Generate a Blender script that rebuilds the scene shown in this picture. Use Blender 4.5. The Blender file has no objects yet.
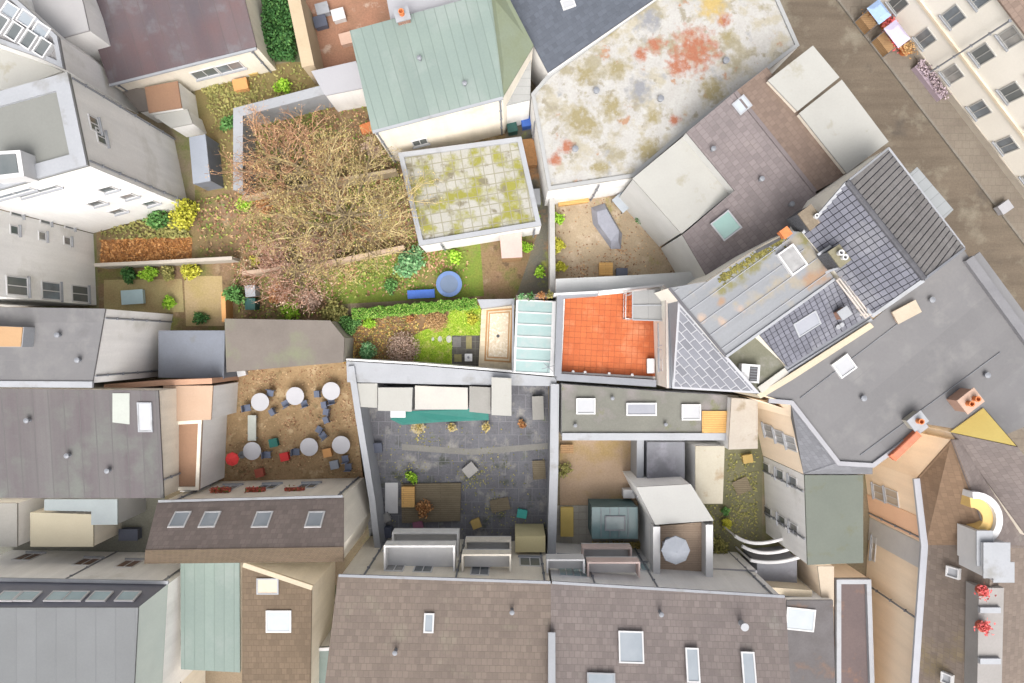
import bpy, math, random
from mathutils import Vector
random.seed(7)
R = math.radians
SC = bpy.context.scene
COL = SC.collection
# ------------------------------------------------------------------ camera, sky, sun, exposure
H = 46.0                      # drone height in metres, looking straight down
F = 24.0 / 36.0 * 1024.0
cam = bpy.data.cameras.new('camera'); cam.lens = 24.0; cam.sensor_width = 36.0
cam.clip_start = 0.5; cam.clip_end = 900.0
camo = bpy.data.objects.new('camera', cam); COL.objects.link(camo)
camo.location = (0, 0, H); camo.rotation_euler = (0, 0, 0)
SC.camera = camo
EXPO = 0.95
SUN_EL, SUN_AZ = 58.0, 178.0      # elevation, compass azimuth (0 = top of the picture, clockwise)
W = bpy.data.worlds.new('World'); SC.world = W; W.use_nodes = True
nt = W.node_tree; nt.nodes.clear()
wo = nt.nodes.new('ShaderNodeOutputWorld'); bg = nt.nodes.new('ShaderNodeBackground')
sky = nt.nodes.new('ShaderNodeTexSky'); sky.sky_type = 'NISHITA'; sky.sun_disc = False
sky.sun_elevation = R(SUN_EL); sky.sun_rotation = R(SUN_AZ)
sky.air_density = 0.6; sky.dust_density = 8.0; sky.ozone_density = 0.4
bg.inputs['Strength'].default_value = 0.15
hs = nt.nodes.new('ShaderNodeHueSaturation'); hs.inputs['Saturation'].default_value = 0.3   # overcast: a grey-white sky
nt.links.new(sky.outputs[0], hs.inputs['Color']); nt.links.new(hs.outputs[0], bg.inputs[0]); nt.links.new(bg.outputs[0], wo.inputs[0])
sl = bpy.data.lights.new('sun', 'SUN'); sl.energy = 0.45; sl.angle = R(60); sl.color = (1.0, 0.97, 0.93)
so = bpy.data.objects.new('sun', sl); COL.objects.link(so)
so.rotation_euler = (R(90 - SUN_EL), 0, R(180 - SUN_AZ))
so.location = (0, -20, 60)
SC.view_settings.view_transform = 'Standard'
try: SC.view_settings.look = 'None'
except Exception: pass
SC.view_settings.gamma = 1.0; SC.view_settings.use_curve_mapping = False
SC.view_settings.exposure = EXPO

# ------------------------------------------------------------------ helpers
def P(px, py, z=0.0):
    k = (H - z) / F
    return Vector(((px - 512.0) * k, (341.5 - py) * k, z))
def PP(pts, z=None):
    return [P(p[0], p[1], p[2] if len(p) > 2 else z) for p in pts]
def ray_plane(px, py, p0, n):
    o = Vector((0, 0, H)); d = P(px, py, 0) - o
    t = (p0 - o).dot(n) / d.dot(n)
    return o + d * t
def newell(pts):
    n = Vector((0, 0, 0))
    for i, a in enumerate(pts):
        b = pts[(i + 1) % len(pts)]
        n += Vector(((a.y - b.y) * (a.z + b.z), (a.z - b.z) * (a.x + b.x), (a.x - b.x) * (a.y + b.y)))
    return n.normalized() if n.length > 1e-12 else Vector((0, 0, 1))
def up_poly(pts):
    return pts if newell(pts).z >= 0 else list(reversed(pts))
def cen(pts):
    c = Vector((0, 0, 0))
    for p in pts: c += p
    return c / len(pts)
def rot2(v, a): return Vector((v.x * math.cos(a) - v.y * math.sin(a), v.x * math.sin(a) + v.y * math.cos(a), v.z))

ORG = {}
class MB:
    def __init__(s): s.v = []; s.f = []; s.flat_dir = None; s.m = []; s.mi = 0
    def face(s, pts):
        i = len(s.v); s.v += [Vector(p) for p in pts]; s.f.append(list(range(i, i + len(pts)))); s.m.append(s.mi)
    def hull(s, bot, top, cap_bot=True, cap_top=True):       # same winding, counter-clockwise from above
        i = len(s.v); n = len(bot); s.v += [Vector(p) for p in bot] + [Vector(p) for p in top]
        for k in range(n):
            j = (k + 1) % n
            s.f.append([i + k, i + j, i + n + j, i + n + k]); s.m.append(s.mi)
        if cap_bot: s.f.append([i + k for k in reversed(range(n))]); s.m.append(s.mi)
        if cap_top: s.f.append([i + n + k for k in range(n)]); s.m.append(s.mi)
    def slab(s, pts, t):                                     # pts = lower face, thickness upward
        pts = up_poly(pts); up = Vector((0, 0, t))
        s.hull(pts, [p + up for p in pts])
    def prism(s, pts, z0):                                   # pts = top face; walls down to z0
        pts = up_poly(pts); s.hull([Vector((p.x, p.y, z0)) for p in pts], pts)
    def walls(s, pts, z0):
        pts = up_poly(pts); s.hull([Vector((p.x, p.y, z0)) for p in pts], pts, False, False)
    def obox(s, c, e1, e2, e3, a, b, h):                     # c = centre of base, sizes along e1,e2 and height along e3
        q = [c - e1 * a / 2 - e2 * b / 2, c + e1 * a / 2 - e2 * b / 2, c + e1 * a / 2 + e2 * b / 2, c - e1 * a / 2 + e2 * b / 2]
        s.hull(q, [p + e3 * h for p in q])
    def box(s, x, y, z, a, b, h, rot=0.0):
        e1 = Vector((math.cos(rot), math.sin(rot), 0)); e2 = Vector((-math.sin(rot), math.cos(rot), 0))
        s.obox(Vector((x, y, z)), e1, e2, Vector((0, 0, 1)), a, b, h)
    def bar(s, p, q, r0, r1=None, n=6):
        p = Vector(p); q = Vector(q); r1 = r0 if r1 is None else r1
        d = (q - p)
        if d.length < 1e-6: return
        d.normalize(); a = d.orthogonal().normalized(); b = d.cross(a)
        A = [p + (a * math.cos(2 * math.pi * k / n) + b * math.sin(2 * math.pi * k / n)) * r0 for k in range(n)]
        B = [q + (a * math.cos(2 * math.pi * k / n) + b * math.sin(2 * math.pi * k / n)) * r1 for k in range(n)]
        s.hull(A, B)
    def lathe(s, c, prof, n=16, sx=1.0):                     # prof = [(r, z)...] bottom to top
        c = Vector(c)
        rings = [[c + Vector((r * sx * math.cos(2 * math.pi * k / n), r * math.sin(2 * math.pi * k / n), z)) for k in range(n)] for r, z in prof]
        i = len(s.v)
        for rg in rings: s.v += rg
        for a in range(len(rings) - 1):
            for k in range(n):
                j = (k + 1) % n
                s.f.append([i + a * n + k, i + a * n + j, i + (a + 1) * n + j, i + (a + 1) * n + k]); s.m.append(s.mi)
        s.f.append([i + k for k in reversed(range(n))]); s.f.append([i + (len(rings) - 1) * n + k for k in range(n)]); s.m += [s.mi] * 2
    def rim(s, pts, w, t, z0off=0.0):                        # ring of width w inside polygon pts, height t above
        pts = up_poly(pts); ins = inset(pts, w); n = len(pts)
        up = Vector((0, 0, t)); lo = Vector((0, 0, z0off))
        for k in range(n):
            j = (k + 1) % n
            q = [pts[k] + lo, pts[j] + lo, ins[j] + lo, ins[k] + lo]
            s.hull(q, [p + up - lo for p in q])
    def leaf(s, c, size, n=None, asp=1.6):
        n = n or Vector((random.gauss(0, 1), random.gauss(0, 1), random.gauss(0, 1) + 0.8)).normalized()
        a = n.orthogonal().normalized(); a = (a * math.cos(1) + n.cross(a) * math.sin(1)) if random.random() < .5 else a
        b = n.cross(a); th = random.random() * 6.28
        a, b = a * math.cos(th) + b * math.sin(th), b * math.cos(th) - a * math.sin(th)
        s.face([c - a * size * asp / 2, c - b * size / 2, c + a * size * asp / 2, c + b * size / 2])
    def build(s, name, mat, parent=None, origin=None, smooth=False):
        if origin is None:
            origin = ORG[parent.name] if parent else Vector((sum(v.x for v in s.v) / len(s.v), sum(v.y for v in s.v) / len(s.v), min(v.z for v in s.v)))
        me = bpy.data.meshes.new(name)
        me.from_pydata([tuple(v - origin) for v in s.v], [], s.f)
        for mm in (mat if isinstance(mat, (list, tuple)) else [mat]): me.materials.append(mm)
        if isinstance(mat, (list, tuple)): me.polygons.foreach_set('material_index', s.m)
        uv = me.uv_layers.new(name='UVMap')
        for pl in me.polygons:
            n = pl.normal
            if abs(n.z) > 0.985:
                e1 = s.flat_dir or Vector((1, 0, 0)); e1 = (e1 - n * e1.dot(n)).normalized()
            else: e1 = Vector((0, 0, 1)).cross(n).normalized()
            e2 = n.cross(e1)
            for li in pl.loop_indices:
                v = me.vertices[me.loops[li].vertex_index].co + origin
                uv.data[li].uv = (v.dot(e1), v.dot(e2))
        if smooth:
            for pl in me.polygons: pl.use_smooth = True
        me.update()
        o = bpy.data.objects.new(name, me); COL.objects.link(o)
        if parent: o.parent = parent; o.location = origin - ORG[parent.name]
        else: o.location = origin
        ORG[o.name] = origin.copy()
        return o
def inset(pts, w):
    n = len(pts); out = []
    for k in range(n):
        a, b, c = pts[k - 1], pts[k], pts[(k + 1) % n]
        d1 = Vector((b.x - a.x, b.y - a.y)).normalized(); d2 = Vector((c.x - b.x, c.y - b.y)).normalized()
        n1 = Vector((-d1.y, d1.x)); n2 = Vector((-d2.y, d2.x))
        m = n1 + n2; L = max(0.25, m.length_squared / 2.0)
        m = m / L * 1.0
        out.append(Vector((b.x + m.x * w, b.y + m.y * w, b.z)))
    return out
def clip(poly, conv):                                        # 2-D Sutherland-Hodgman, conv counter-clockwise
    out = [(p[0], p[1]) for p in poly]
    for k in range(len(conv)):
        a, b = conv[k], conv[(k + 1) % len(conv)]
        inn = lambda p: (b[0] - a[0]) * (p[1] - a[1]) - (b[1] - a[1]) * (p[0] - a[0]) >= 0
        res = []
        for i in range(len(out)):
            p, q = out[i - 1], out[i]
            if inn(p) != inn(q):
                d1 = (b[0] - a[0]) * (p[1] - a[1]) - (b[1] - a[1]) * (p[0] - a[0])
                d2 = (b[0] - a[0]) * (q[1] - a[1]) - (b[1] - a[1]) * (q[0] - a[0])
                t = d1 / (d1 - d2); res.append((p[0] + (q[0] - p[0]) * t, p[1] + (q[1] - p[1]) * t))
            if inn(q): res.append(q)
        out = res
        if len(out) < 3: return []
    return out
def tiles(mb, poly, e1, w, h, gap, t, tilt=0.0, bond=0.0, lift=0.0, jit=0.0, ou=0.0, ov=0.0):
    """lay single tiles, each a thin solid, over a planar convex polygon; e1 = course direction"""
    poly = up_poly(poly); n = newell(poly); e1 = (e1 - n * e1.dot(n)).normalized(); e2 = n.cross(e1); o = poly[0]
    c2 = [((p - o).dot(e1), (p - o).dot(e2)) for p in poly]
    u0, u1 = min(c[0] for c in c2), max(c[0] for c in c2); v0, v1 = min(c[1] for c in c2), max(c[1] for c in c2)
    r = 0; v = v0 - ov
    while v < v1:
        u = u0 - ou - (bond * w if r % 2 else 0)
        while u < u1:
            q = clip([(u + gap / 2, v + gap / 2), (u + w - gap / 2, v + gap / 2), (u + w - gap / 2, v + h - gap / 2), (u + gap / 2, v + h - gap / 2)], c2)
            if q:
                dz = random.uniform(-jit, jit)
                bot = [o + e1 * a + e2 * b + n * lift for a, b in q]
                top = [o + e1 * a + e2 * b + n * (lift + t + dz + tilt * (1 - (b - v) / h)) for a, b in q]
                mb.hull(bot, top)
            u += w
        v += h; r += 1

def tag(o, label=None, cat=None, group=None, kind=None):
    if label: o['label'] = label
    if cat: o['category'] = cat
    if group: o['group'] = group
    if kind: o['kind'] = kind
    return o
def thing(name, label, cat, loc, group=None):
    o = bpy.data.objects.new(name, None); COL.objects.link(o); o.location = loc; o.empty_display_size = .3
    ORG[o.name] = Vector(loc); return tag(o, label, cat, group)
def kids(o): return [c for c in bpy.data.objects if c.parent == o]
def copy_tree(o, loc, rz=0.0, label=None, kidmap=None):
    r = o.copy(); COL.objects.link(r); r.location = loc; r.rotation_euler = (0, 0, rz)
    if label: r['label'] = label
    for ch in kids(o):
        c = ch.copy(); COL.objects.link(c); c.parent = r
        for g in kids(ch):
            d = g.copy(); COL.objects.link(d); d.parent = c
    return r

# ------------------------------------------------------------------ materials
MATS = {}
# reflectance factors that offset the light in colour: sky-lit tops darkened, shaded yards raised
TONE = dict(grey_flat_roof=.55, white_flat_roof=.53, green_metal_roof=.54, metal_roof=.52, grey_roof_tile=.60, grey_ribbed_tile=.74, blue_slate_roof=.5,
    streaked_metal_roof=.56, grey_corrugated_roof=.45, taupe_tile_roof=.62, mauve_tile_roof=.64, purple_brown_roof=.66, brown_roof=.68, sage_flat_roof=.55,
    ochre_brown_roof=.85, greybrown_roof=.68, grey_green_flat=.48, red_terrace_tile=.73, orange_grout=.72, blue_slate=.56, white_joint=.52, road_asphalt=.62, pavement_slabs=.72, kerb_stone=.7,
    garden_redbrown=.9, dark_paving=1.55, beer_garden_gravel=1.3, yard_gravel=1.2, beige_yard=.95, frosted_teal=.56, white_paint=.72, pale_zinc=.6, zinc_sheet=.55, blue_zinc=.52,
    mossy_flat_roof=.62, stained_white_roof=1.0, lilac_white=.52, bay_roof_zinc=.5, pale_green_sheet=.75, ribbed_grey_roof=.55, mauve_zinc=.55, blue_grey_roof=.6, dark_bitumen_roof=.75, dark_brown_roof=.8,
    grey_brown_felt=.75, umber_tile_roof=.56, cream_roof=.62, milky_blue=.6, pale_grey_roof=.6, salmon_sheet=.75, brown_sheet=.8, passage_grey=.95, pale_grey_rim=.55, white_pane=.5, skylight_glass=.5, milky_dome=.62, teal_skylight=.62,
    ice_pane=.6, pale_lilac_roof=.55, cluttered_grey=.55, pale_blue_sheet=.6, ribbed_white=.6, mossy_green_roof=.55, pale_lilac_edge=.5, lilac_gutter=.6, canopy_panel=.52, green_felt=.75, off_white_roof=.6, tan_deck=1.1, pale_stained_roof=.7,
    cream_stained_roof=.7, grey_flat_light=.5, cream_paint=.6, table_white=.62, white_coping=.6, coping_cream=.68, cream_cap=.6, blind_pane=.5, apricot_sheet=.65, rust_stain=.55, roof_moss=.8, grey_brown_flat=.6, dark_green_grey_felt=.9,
    dimmed_coping=1.0, lead_flashing=.9, tan_edge=.6, mauve_ridge=.6, ridge_tile=.75, tan_white=.7, tan_wall=.8, olive_concrete=.75, mottled_stone=.75, pale_patio=.9, earth_ground=1.0)
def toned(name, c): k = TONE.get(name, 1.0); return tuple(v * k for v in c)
def mat(name, c1, c2=None, scale=0.7, rough=0.85, fine=0.25, patch=None, grid=None, island=0.0, bump=0.0, spec=0.3, streak=None, metal=0.0, spots=None):
    """c1..c2 blotchy noise; patch = list of (colour, scale, threshold, softness); grid = (w, h, mortar, colour, offset) on UV metres;
    island = per-piece brightness spread; streak = (sx, sy, amount) stretched noise on UV"""
    if name in MATS: return MATS[name]
    m = bpy.data.materials.new(name); m.use_nodes = True; t = m.node_tree; N = t.nodes; L = t.links
    b = N['Principled BSDF']; b.inputs['Roughness'].default_value = rough; b.inputs['Metallic'].default_value = metal
    b.inputs['Specular IOR Level'].default_value = spec
    tc = N.new('ShaderNodeTexCoord'); geo = N.new('ShaderNodeNewGeometry')
    def noise(sc, det=6, vec=None, ro=.6):
        n = N.new('ShaderNodeTexNoise'); n.inputs['Scale'].default_value = sc; n.inputs['Detail'].default_value = det; n.inputs['Roughness'].default_value = ro
        L.new(vec or geo.outputs['Position'], n.inputs['Vector']); return n.outputs['Fac']
    def ramp(fac, a, bb):
        r = N.new('ShaderNodeMapRange'); r.inputs['From Min'].default_value = a; r.inputs['From Max'].default_value = bb; L.new(fac, r.inputs['Value']); return r.outputs['Result']
    def mix(fac, A, B, mode='MIX'):
        x = N.new('ShaderNodeMix'); x.data_type = 'RGBA'; x.blend_type = mode
        if isinstance(fac, float): x.inputs['Factor'].default_value = fac
        else: L.new(fac, x.inputs['Factor'])
        for sock, val in ((x.inputs['A'], A), (x.inputs['B'], B)):
            if isinstance(val, (tuple, list)): sock.default_value = (*val, 1)
            else: L.new(val, sock)
        return x.outputs['Result']
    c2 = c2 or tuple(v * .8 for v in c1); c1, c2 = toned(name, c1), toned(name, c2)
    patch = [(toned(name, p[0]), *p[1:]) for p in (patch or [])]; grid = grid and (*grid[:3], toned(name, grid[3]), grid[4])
    vec = tc.outputs['Object'] if island == -1 else None
    col = mix(ramp(noise(scale), .3, .7), c1, c2)
    if streak:
        mp = N.new('ShaderNodeMapping'); mp.inputs['Scale'].default_value = (streak[0], streak[1], 1); L.new(tc.outputs['UV'], mp.inputs['Vector'])
        f = ramp(noise(1.0, 5, mp.outputs['Vector']), .3, .7)
        k = streak[2]; col = mix(f, col, mix(1.0, col, (1 - k, 1 - k, 1 - k) if len(streak) < 4 else streak[3], 'MULTIPLY'))
    for pt in (patch or []):
        pc, ps, th, sf = pt[:4]
        nf = noise(ps, 7)
        col = mix(ramp(nf, th - sf, th + sf), col, pc)
    for (cx, cy, r, pc, ns) in (spots or []):                # an irregular stain at a world position
        nn = N.new('ShaderNodeTexNoise'); nn.inputs['Scale'].default_value = ns; nn.inputs['Detail'].default_value = 6; L.new(geo.outputs['Position'], nn.inputs['Vector'])
        dn = N.new('ShaderNodeVectorMath'); dn.operation = 'DISTANCE'; dn.inputs[1].default_value = (cx, cy, 0)
        fl = N.new('ShaderNodeVectorMath'); fl.operation = 'MULTIPLY'; fl.inputs[1].default_value = (1, 1, 0); L.new(geo.outputs['Position'], fl.inputs[0]); L.new(fl.outputs[0], dn.inputs[0])
        ma = N.new('ShaderNodeMath'); ma.operation = 'MULTIPLY_ADD'; L.new(nn.outputs['Fac'], ma.inputs[0]); ma.inputs[1].default_value = r * 3.0; L.new(dn.outputs['Value'], ma.inputs[2])
        br_ = N.new('ShaderNodeMath'); br_.operation = 'MULTIPLY'; L.new(ramp(ma.outputs[0], r * 3.0, r * 1.9), br_.inputs[0]); L.new(ramp(noise(3.5, 8, None, .75), .28, .47), br_.inputs[1])
        col = mix(br_.outputs[0], col, pc)
    if fine:
        f = ramp(noise(9.0, 4), .25, .75)
        col = mix(f, mix(1.0, col, (1 - fine,) * 3, 'MULTIPLY'), col)
    if island > 0:
        mr = N.new('ShaderNodeMapRange'); mr.inputs['To Min'].default_value = 1 - island; mr.inputs['To Max'].default_value = 1 + island * .6
        L.new(geo.outputs['Random Per Island'], mr.inputs['Value'])
        cb = N.new('ShaderNodeCombineColor')
        for i in range(3): L.new(mr.outputs['Result'], cb.inputs[i])
        col = mix(1.0, col, cb.outputs[0], 'MULTIPLY')
    if grid:
        bt = N.new('ShaderNodeTexBrick'); bt.offset = grid[4]; bt.squash = 1.0
        bt.inputs['Scale'].default_value = 1.0; bt.inputs['Mortar Size'].default_value = grid[2]; bt.inputs['Mortar Smooth'].default_value = .2
        bt.inputs['Brick Width'].default_value = grid[0]; bt.inputs['Row Height'].default_value = grid[1]
        L.new(tc.outputs['UV'], bt.inputs['Vector'])
        vv = .80 if grid[0] < .45 else .92
        bt.inputs['Color1'].default_value = (1, 1, 1, 1); bt.inputs['Color2'].default_value = (vv, vv, vv, 1); bt.inputs['Mortar'].default_value = (1, 1, 1, 1)
        col = mix(1.0, col, bt.outputs['Color'], 'MULTIPLY'); col = mix(bt.outputs['Fac'], col, grid[3])
        if grid[0] < 3:
            bp = N.new('ShaderNodeBump'); bp.invert = True; bp.inputs['Strength'].default_value = min(1, bump or .55); bp.inputs['Distance'].default_value = .03
            L.new(bt.outputs['Fac'], bp.inputs['Height']); L.new(bp.outputs['Normal'], b.inputs['Normal'])
    elif bump:
        bp = N.new('ShaderNodeBump'); bp.inputs['Strength'].default_value = min(1, bump); bp.inputs['Distance'].default_value = .05
        L.new(noise(12.0, 4), bp.inputs['Height']); L.new(bp.outputs['Normal'], b.inputs['Normal'])
    L.new(col, b.inputs['Base Color'])
    MATS[name] = m; return m
def leafmat(name, a, b, c):
    if name in MATS: return MATS[name]
    m = bpy.data.materials.new(name); m.use_nodes = True; t = m.node_tree; N = t.nodes; L = t.links
    p = N['Principled BSDF']; p.inputs['Roughness'].default_value = .6; p.inputs['Specular IOR Level'].default_value = .2
    g = N.new('ShaderNodeNewGeometry'); r = N.new('ShaderNodeValToRGB')
    r.color_ramp.elements[0].color = (*a, 1); r.color_ramp.elements[1].color = (*c, 1); e = r.color_ramp.elements.new(.5); e.color = (*b, 1)
    L.new(g.outputs['Random Per Island'], r.inputs[0]); L.new(r.outputs[0], p.inputs['Base Color'])
    MATS[name] = m; return m

white = mat('white_render', (.86, .85, .83), (.80, .79, .77), .5, .9, .08, patch=[((.60, .585, .54), .35, .66, .08)], streak=(1.6, .12, .13))
whitepaint = mat('white_paint', (.82, .82, .82), (.75, .75, .76), 1.5, .5, .05)
cream = mat('cream_render', (.86, .80, .69), (.79, .73, .62), .5, .9, .1, patch=[((.62, .56, .46), .4, .66, .08)], streak=(1.6, .12, .15))
peach = mat('peach_render', (.95, .80, .62), (.92, .75, .57), .4, .9, .06, streak=(1.6, .12, .12))
salmon = mat('salmon_render', (.70, .44, .28), (.62, .38, .24), .6, .9, .1)
glassd = mat('window_glass', (.10, .115, .12), (.16, .17, .17), .5, .12, 0, spec=.6)
glassl = mat('skylight_glass', (.62, .68, .74), (.50, .57, .63), .8, .12, 0, spec=.6)
glassw = mat('white_pane', (.78, .79, .82), (.7, .72, .76), .8, .25, .02)
zinc = mat('zinc_sheet', (.42, .44, .48), (.33, .35, .39), .5, .45, .12, patch=[((.30, .30, .30), .8, .66, .06)])
palezinc = mat('pale_zinc', (.55, .57, .61), (.47, .49, .52), .4, .5, .08, patch=[((.38, .38, .37), .7, .65, .08)])
copm = mat('dimmed_coping', (.40, .395, .38), (.33, .325, .31), .8, .9, .12)  # wall-head white dimmed in colour because open tops take more light
darkm = mat('dark_metal', (.05, .05, .055), (.08, .08, .085), 2, .5, .1)
brick = mat('chimney_brick', (.36, .17, .11), (.28, .12, .08), 1.5, .9, .2, grid=(.24, .08, .008, (.42, .38, .33), .5))
terra = mat('terracotta', (.62, .22, .08), (.5, .16, .06), 2, .8, .15)
wood = mat('weathered_wood', (.42, .26, .13), (.33, .2, .1), 1, .8, .2, grid=(2.4, .13, .008, (.15, .09, .05), .4))
woodo = mat('orange_wood', (.62, .38, .14), (.52, .30, .10), 1, .8, .15, grid=(2.4, .14, .008, (.22, .13, .06), .4))

# ------------------------------------------------------------------ builders
def structure(name, pts, z, m, label=None):
    mb = MB(); q = up_poly(PP(pts, 0)); mb.face([Vector((p.x, p.y, z)) for p in q])
    return tag(mb.build(name, m), label, None, None, 'structure')
def expand(pts, d):
    c = cen(pts); return [p + (p - c).normalized() * d for p in pts]
def building(name, label, cat, outline, wallm, roofs, base=0.0, over=.12, t=.12, rimm=None, rim=(.25, .18), grp=None, rdir=None):
    out = PP(outline); c = cen(out); r = thing(name, label, cat, Vector((c.x, c.y, base)), grp)
    mb = MB(); mb.walls(out, base); w = mb.build('wall', wallm, r)
    for i, (poly, m) in enumerate(roofs):
        q = PP(poly); mb = MB()
        if rdir: mb.flat_dir = (P(*rdir[1], 5) - P(*rdir[0], 5)).normalized()
        mb.slab(expand(q, over), t); ro = mb.build('roof', m, r)
        if rimm and i == 0:
            mb = MB(); mb.rim([p + Vector((0, 0, t)) for p in expand(up_poly(q), over)], rim[0], rim[1], .003); mb.build('coping', rimm, r)
    r['_out'] = [tuple(p) for p in up_poly(out)]
    return r
def plane(poly, t=.12):
    q = PP(poly); return q[0] + Vector((0, 0, t)), newell(up_poly(q))
def skylight(parent, poly, px, py, w, h, framem=whitepaint, panem=glassl, ang=None, t=.12, name='skylight', hgt=.1):
    p0, n = plane(poly, t); c = ray_plane(px, py, p0, n)
    if ang is None:
        e1 = Vector((0, 0, 1)).cross(n)
        e1 = e1.normalized() if e1.length > .02 else Vector((1, 0, 0))
    else: e1 = Vector((math.cos(R(ang)), math.sin(R(ang)), 0)); e1 = (e1 - n * e1.dot(n)).normalized()
    e2 = n.cross(e1)
    mb = MB(); b = .08
    for s in (-1, 1):
        mb.obox(c + e2 * s * (h / 2 - b / 2), e1, e2, n, w, b, hgt); mb.obox(c + e1 * s * (w / 2 - b / 2), e1, e2, n, b, h - 2 * b, hgt)
    f = mb.build(name, framem, parent)
    mb = MB(); mb.obox(c, e1, e2, n, w - 2 * b, h - 2 * b, hgt * .7); mb.build('pane', panem, f)
    return f
glassc = mat('curtained_glass', (.34, .33, .31), (.16, .165, .17), 1.3, .15, 0, spec=.6)
glassb = mat('sky_lit_glass', (.20, .23, .26), (.10, .11, .12), .9, .08, 0, spec=.7)
def window(parent, A, B, out, c, w, h, framem=whitepaint, panem=glassd, sill=True, name='window'):
    if panem is glassd: panem = random.choice((glassd, glassd, glassc, glassb))
    e1 = (Vector((B.x, B.y, 0)) - Vector((A.x, A.y, 0))).normalized(); up = Vector((0, 0, 1)); fw = .07
    mb = MB()
    for s in (-1, 1):
        mb.obox(c + up * s * (h / 2 - fw / 2), e1, up, out, w, fw, .05); mb.obox(c + e1 * s * (w / 2 - fw / 2), e1, up, out, fw, h - 2 * fw, .05)
    if w > .8: mb.obox(c, e1, up, out, .05, h - 2 * fw, .045)
    f = mb.build(name, framem, parent)
    mb = MB(); mb.obox(c, e1, up, out, w - 2 * fw, h - 2 * fw, .015); mb.build('pane', panem, f)
    if sill:
        mb = MB(); mb.obox(c - up * (h / 2 + .05), e1, up, out, w + .16, .06, .14); mb.build('sill', palezinc, f)
    return f
def facade(parent, a, b, wins, **kw):
    """wins = [(px, py, w, h)] seen on the vertical plane through px points a and b (px,py,z)"""
    A, B = P(*a), P(*b); e1 = (Vector((B.x, B.y, 0)) - Vector((A.x, A.y, 0))).normalized(); n = Vector((e1.y, -e1.x, 0))
    if n.dot(-A) < 0: n = -n                                  # towards the camera's foot point
    for wn in wins:
        c = ray_plane(wn[0], wn[1], A, n)
        window(parent, A, B, n, c, wn[2], wn[3], **kw)
def downpipe(parent, px, py, z, zb=0.0, m=None):
    c = P(px, py, z); n = Vector((-c.x, -c.y, 0)).normalized() * .1; mb = MB()
    mb.bar(Vector((c.x, c.y, zb)) + n, Vector((c.x, c.y, z)) + n, .055, n=8)
    for k in range(1, int((z - zb) / 1.6) + 1): mb.box(c.x + n.x, c.y + n.y, zb + k * 1.6, .16, .16, .05)
    return mb.build('downpipe', m or zinc, parent)
def chimney(parent, px, py, ztop, zbot, a, b, rot, m=brick, pots=1, potm=terra, capm=palezinc):
    c = P(px, py, ztop); mb = MB(); mb.box(c.x, c.y, zbot, a, b, ztop - zbot - .08, R(rot)); ch = mb.build('chimney', m, parent)
    mb = MB(); mb.box(c.x, c.y, ztop - .08, a + .14, b + .14, .08, R(rot)); mb.build('cap', capm, ch)
    for k in range(pots):
        d = (k - (pots - 1) / 2) * .42; x = c.x + d * math.cos(R(rot)); y = c.y + d * math.sin(R(rot))
        mb = MB(); mb.lathe((x, y, ztop), [(.15, 0), (.13, .25), (.16, .28), (.16, .34), (.11, .34), (.10, .1)], 12); mb.build('chimney_pot', potm, ch)
    return ch
def offset_line(q, w):
    out = []
    for k, p in enumerate(q):
        d1 = (q[k] - q[k - 1]) if k else (q[1] - q[0]); d2 = (q[k + 1] - q[k]) if k < len(q) - 1 else d1
        n1 = Vector((-d1.y, d1.x, 0)).normalized(); n2 = Vector((-d2.y, d2.x, 0)).normalized()
        m = n1 + n2; m = m / max(.3, m.length_squared / 2) * w
        out.append((p - m, p + m))
    return out
def wallrun(name, label, pts, z, w, m, cat='wall', capm=None, base=0.0):
    """free-standing wall along px points whose top runs at height z"""
    q = PP(pts, z); r = thing(name, label, cat, Vector((q[0].x, q[0].y, base)))
    mb = MB(); cb = MB(); dn = Vector((0, 0, .06)); lo, hi = offset_line(q, w / 2), offset_line(q, w * .56)
    for k in range(len(q) - 1):
        mb.prism([lo[k][0] - dn, lo[k + 1][0] - dn, lo[k + 1][1] - dn, lo[k][1] - dn], base)
        cb.slab([hi[k][0] - dn, hi[k + 1][0] - dn, hi[k + 1][1] - dn, hi[k][1] - dn], .06)
    mb.build('wall', m, r); cb.build('coping', capm or (copm if m in (white, cream) else m), r)
    return r
lv = {
 'green': leafmat('leaf_green', (.04, .11, .025), (.09, .22, .06), (.18, .34, .10)),
 'dark': leafmat('leaf_dark', (.03, .09, .025), (.05, .14, .04), (.10, .22, .06)),
 'lime': leafmat('leaf_lime', (.16, .34, .02), (.28, .50, .04), (.42, .60, .08)),
 'blue': leafmat('leaf_bluegreen', (.07, .20, .08), (.16, .34, .14), (.30, .46, .24)),
 'olive': leafmat('leaf_olive', (.16, .17, .05), (.28, .27, .09), (.38, .34, .12)),
 'yellow': leafmat('leaf_yellow', (.32, .34, .03), (.48, .46, .05), (.58, .55, .10)),
 'rust': leafmat('leaf_rust', (.24, .10, .04), (.38, .18, .07), (.50, .28, .12)),
 'pink': leafmat('twig_pink', (.30, .20, .15), (.46, .33, .26), (.60, .46, .37)),
 'tan': leafmat('leaf_tan', (.34, .20, .09), (.50, .31, .14), (.62, .42, .22)),
 'gold': leafmat('leaf_gold', (.32, .24, .08), (.46, .37, .13), (.55, .45, .20)),
}
bark = mat('bark', (.20, .15, .09), (.30, .24, .15), 3, .9, .3)
barky = mat('pale_bark', (.48, .40, .22), (.36, .28, .15), 3, .9, .3)
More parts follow.
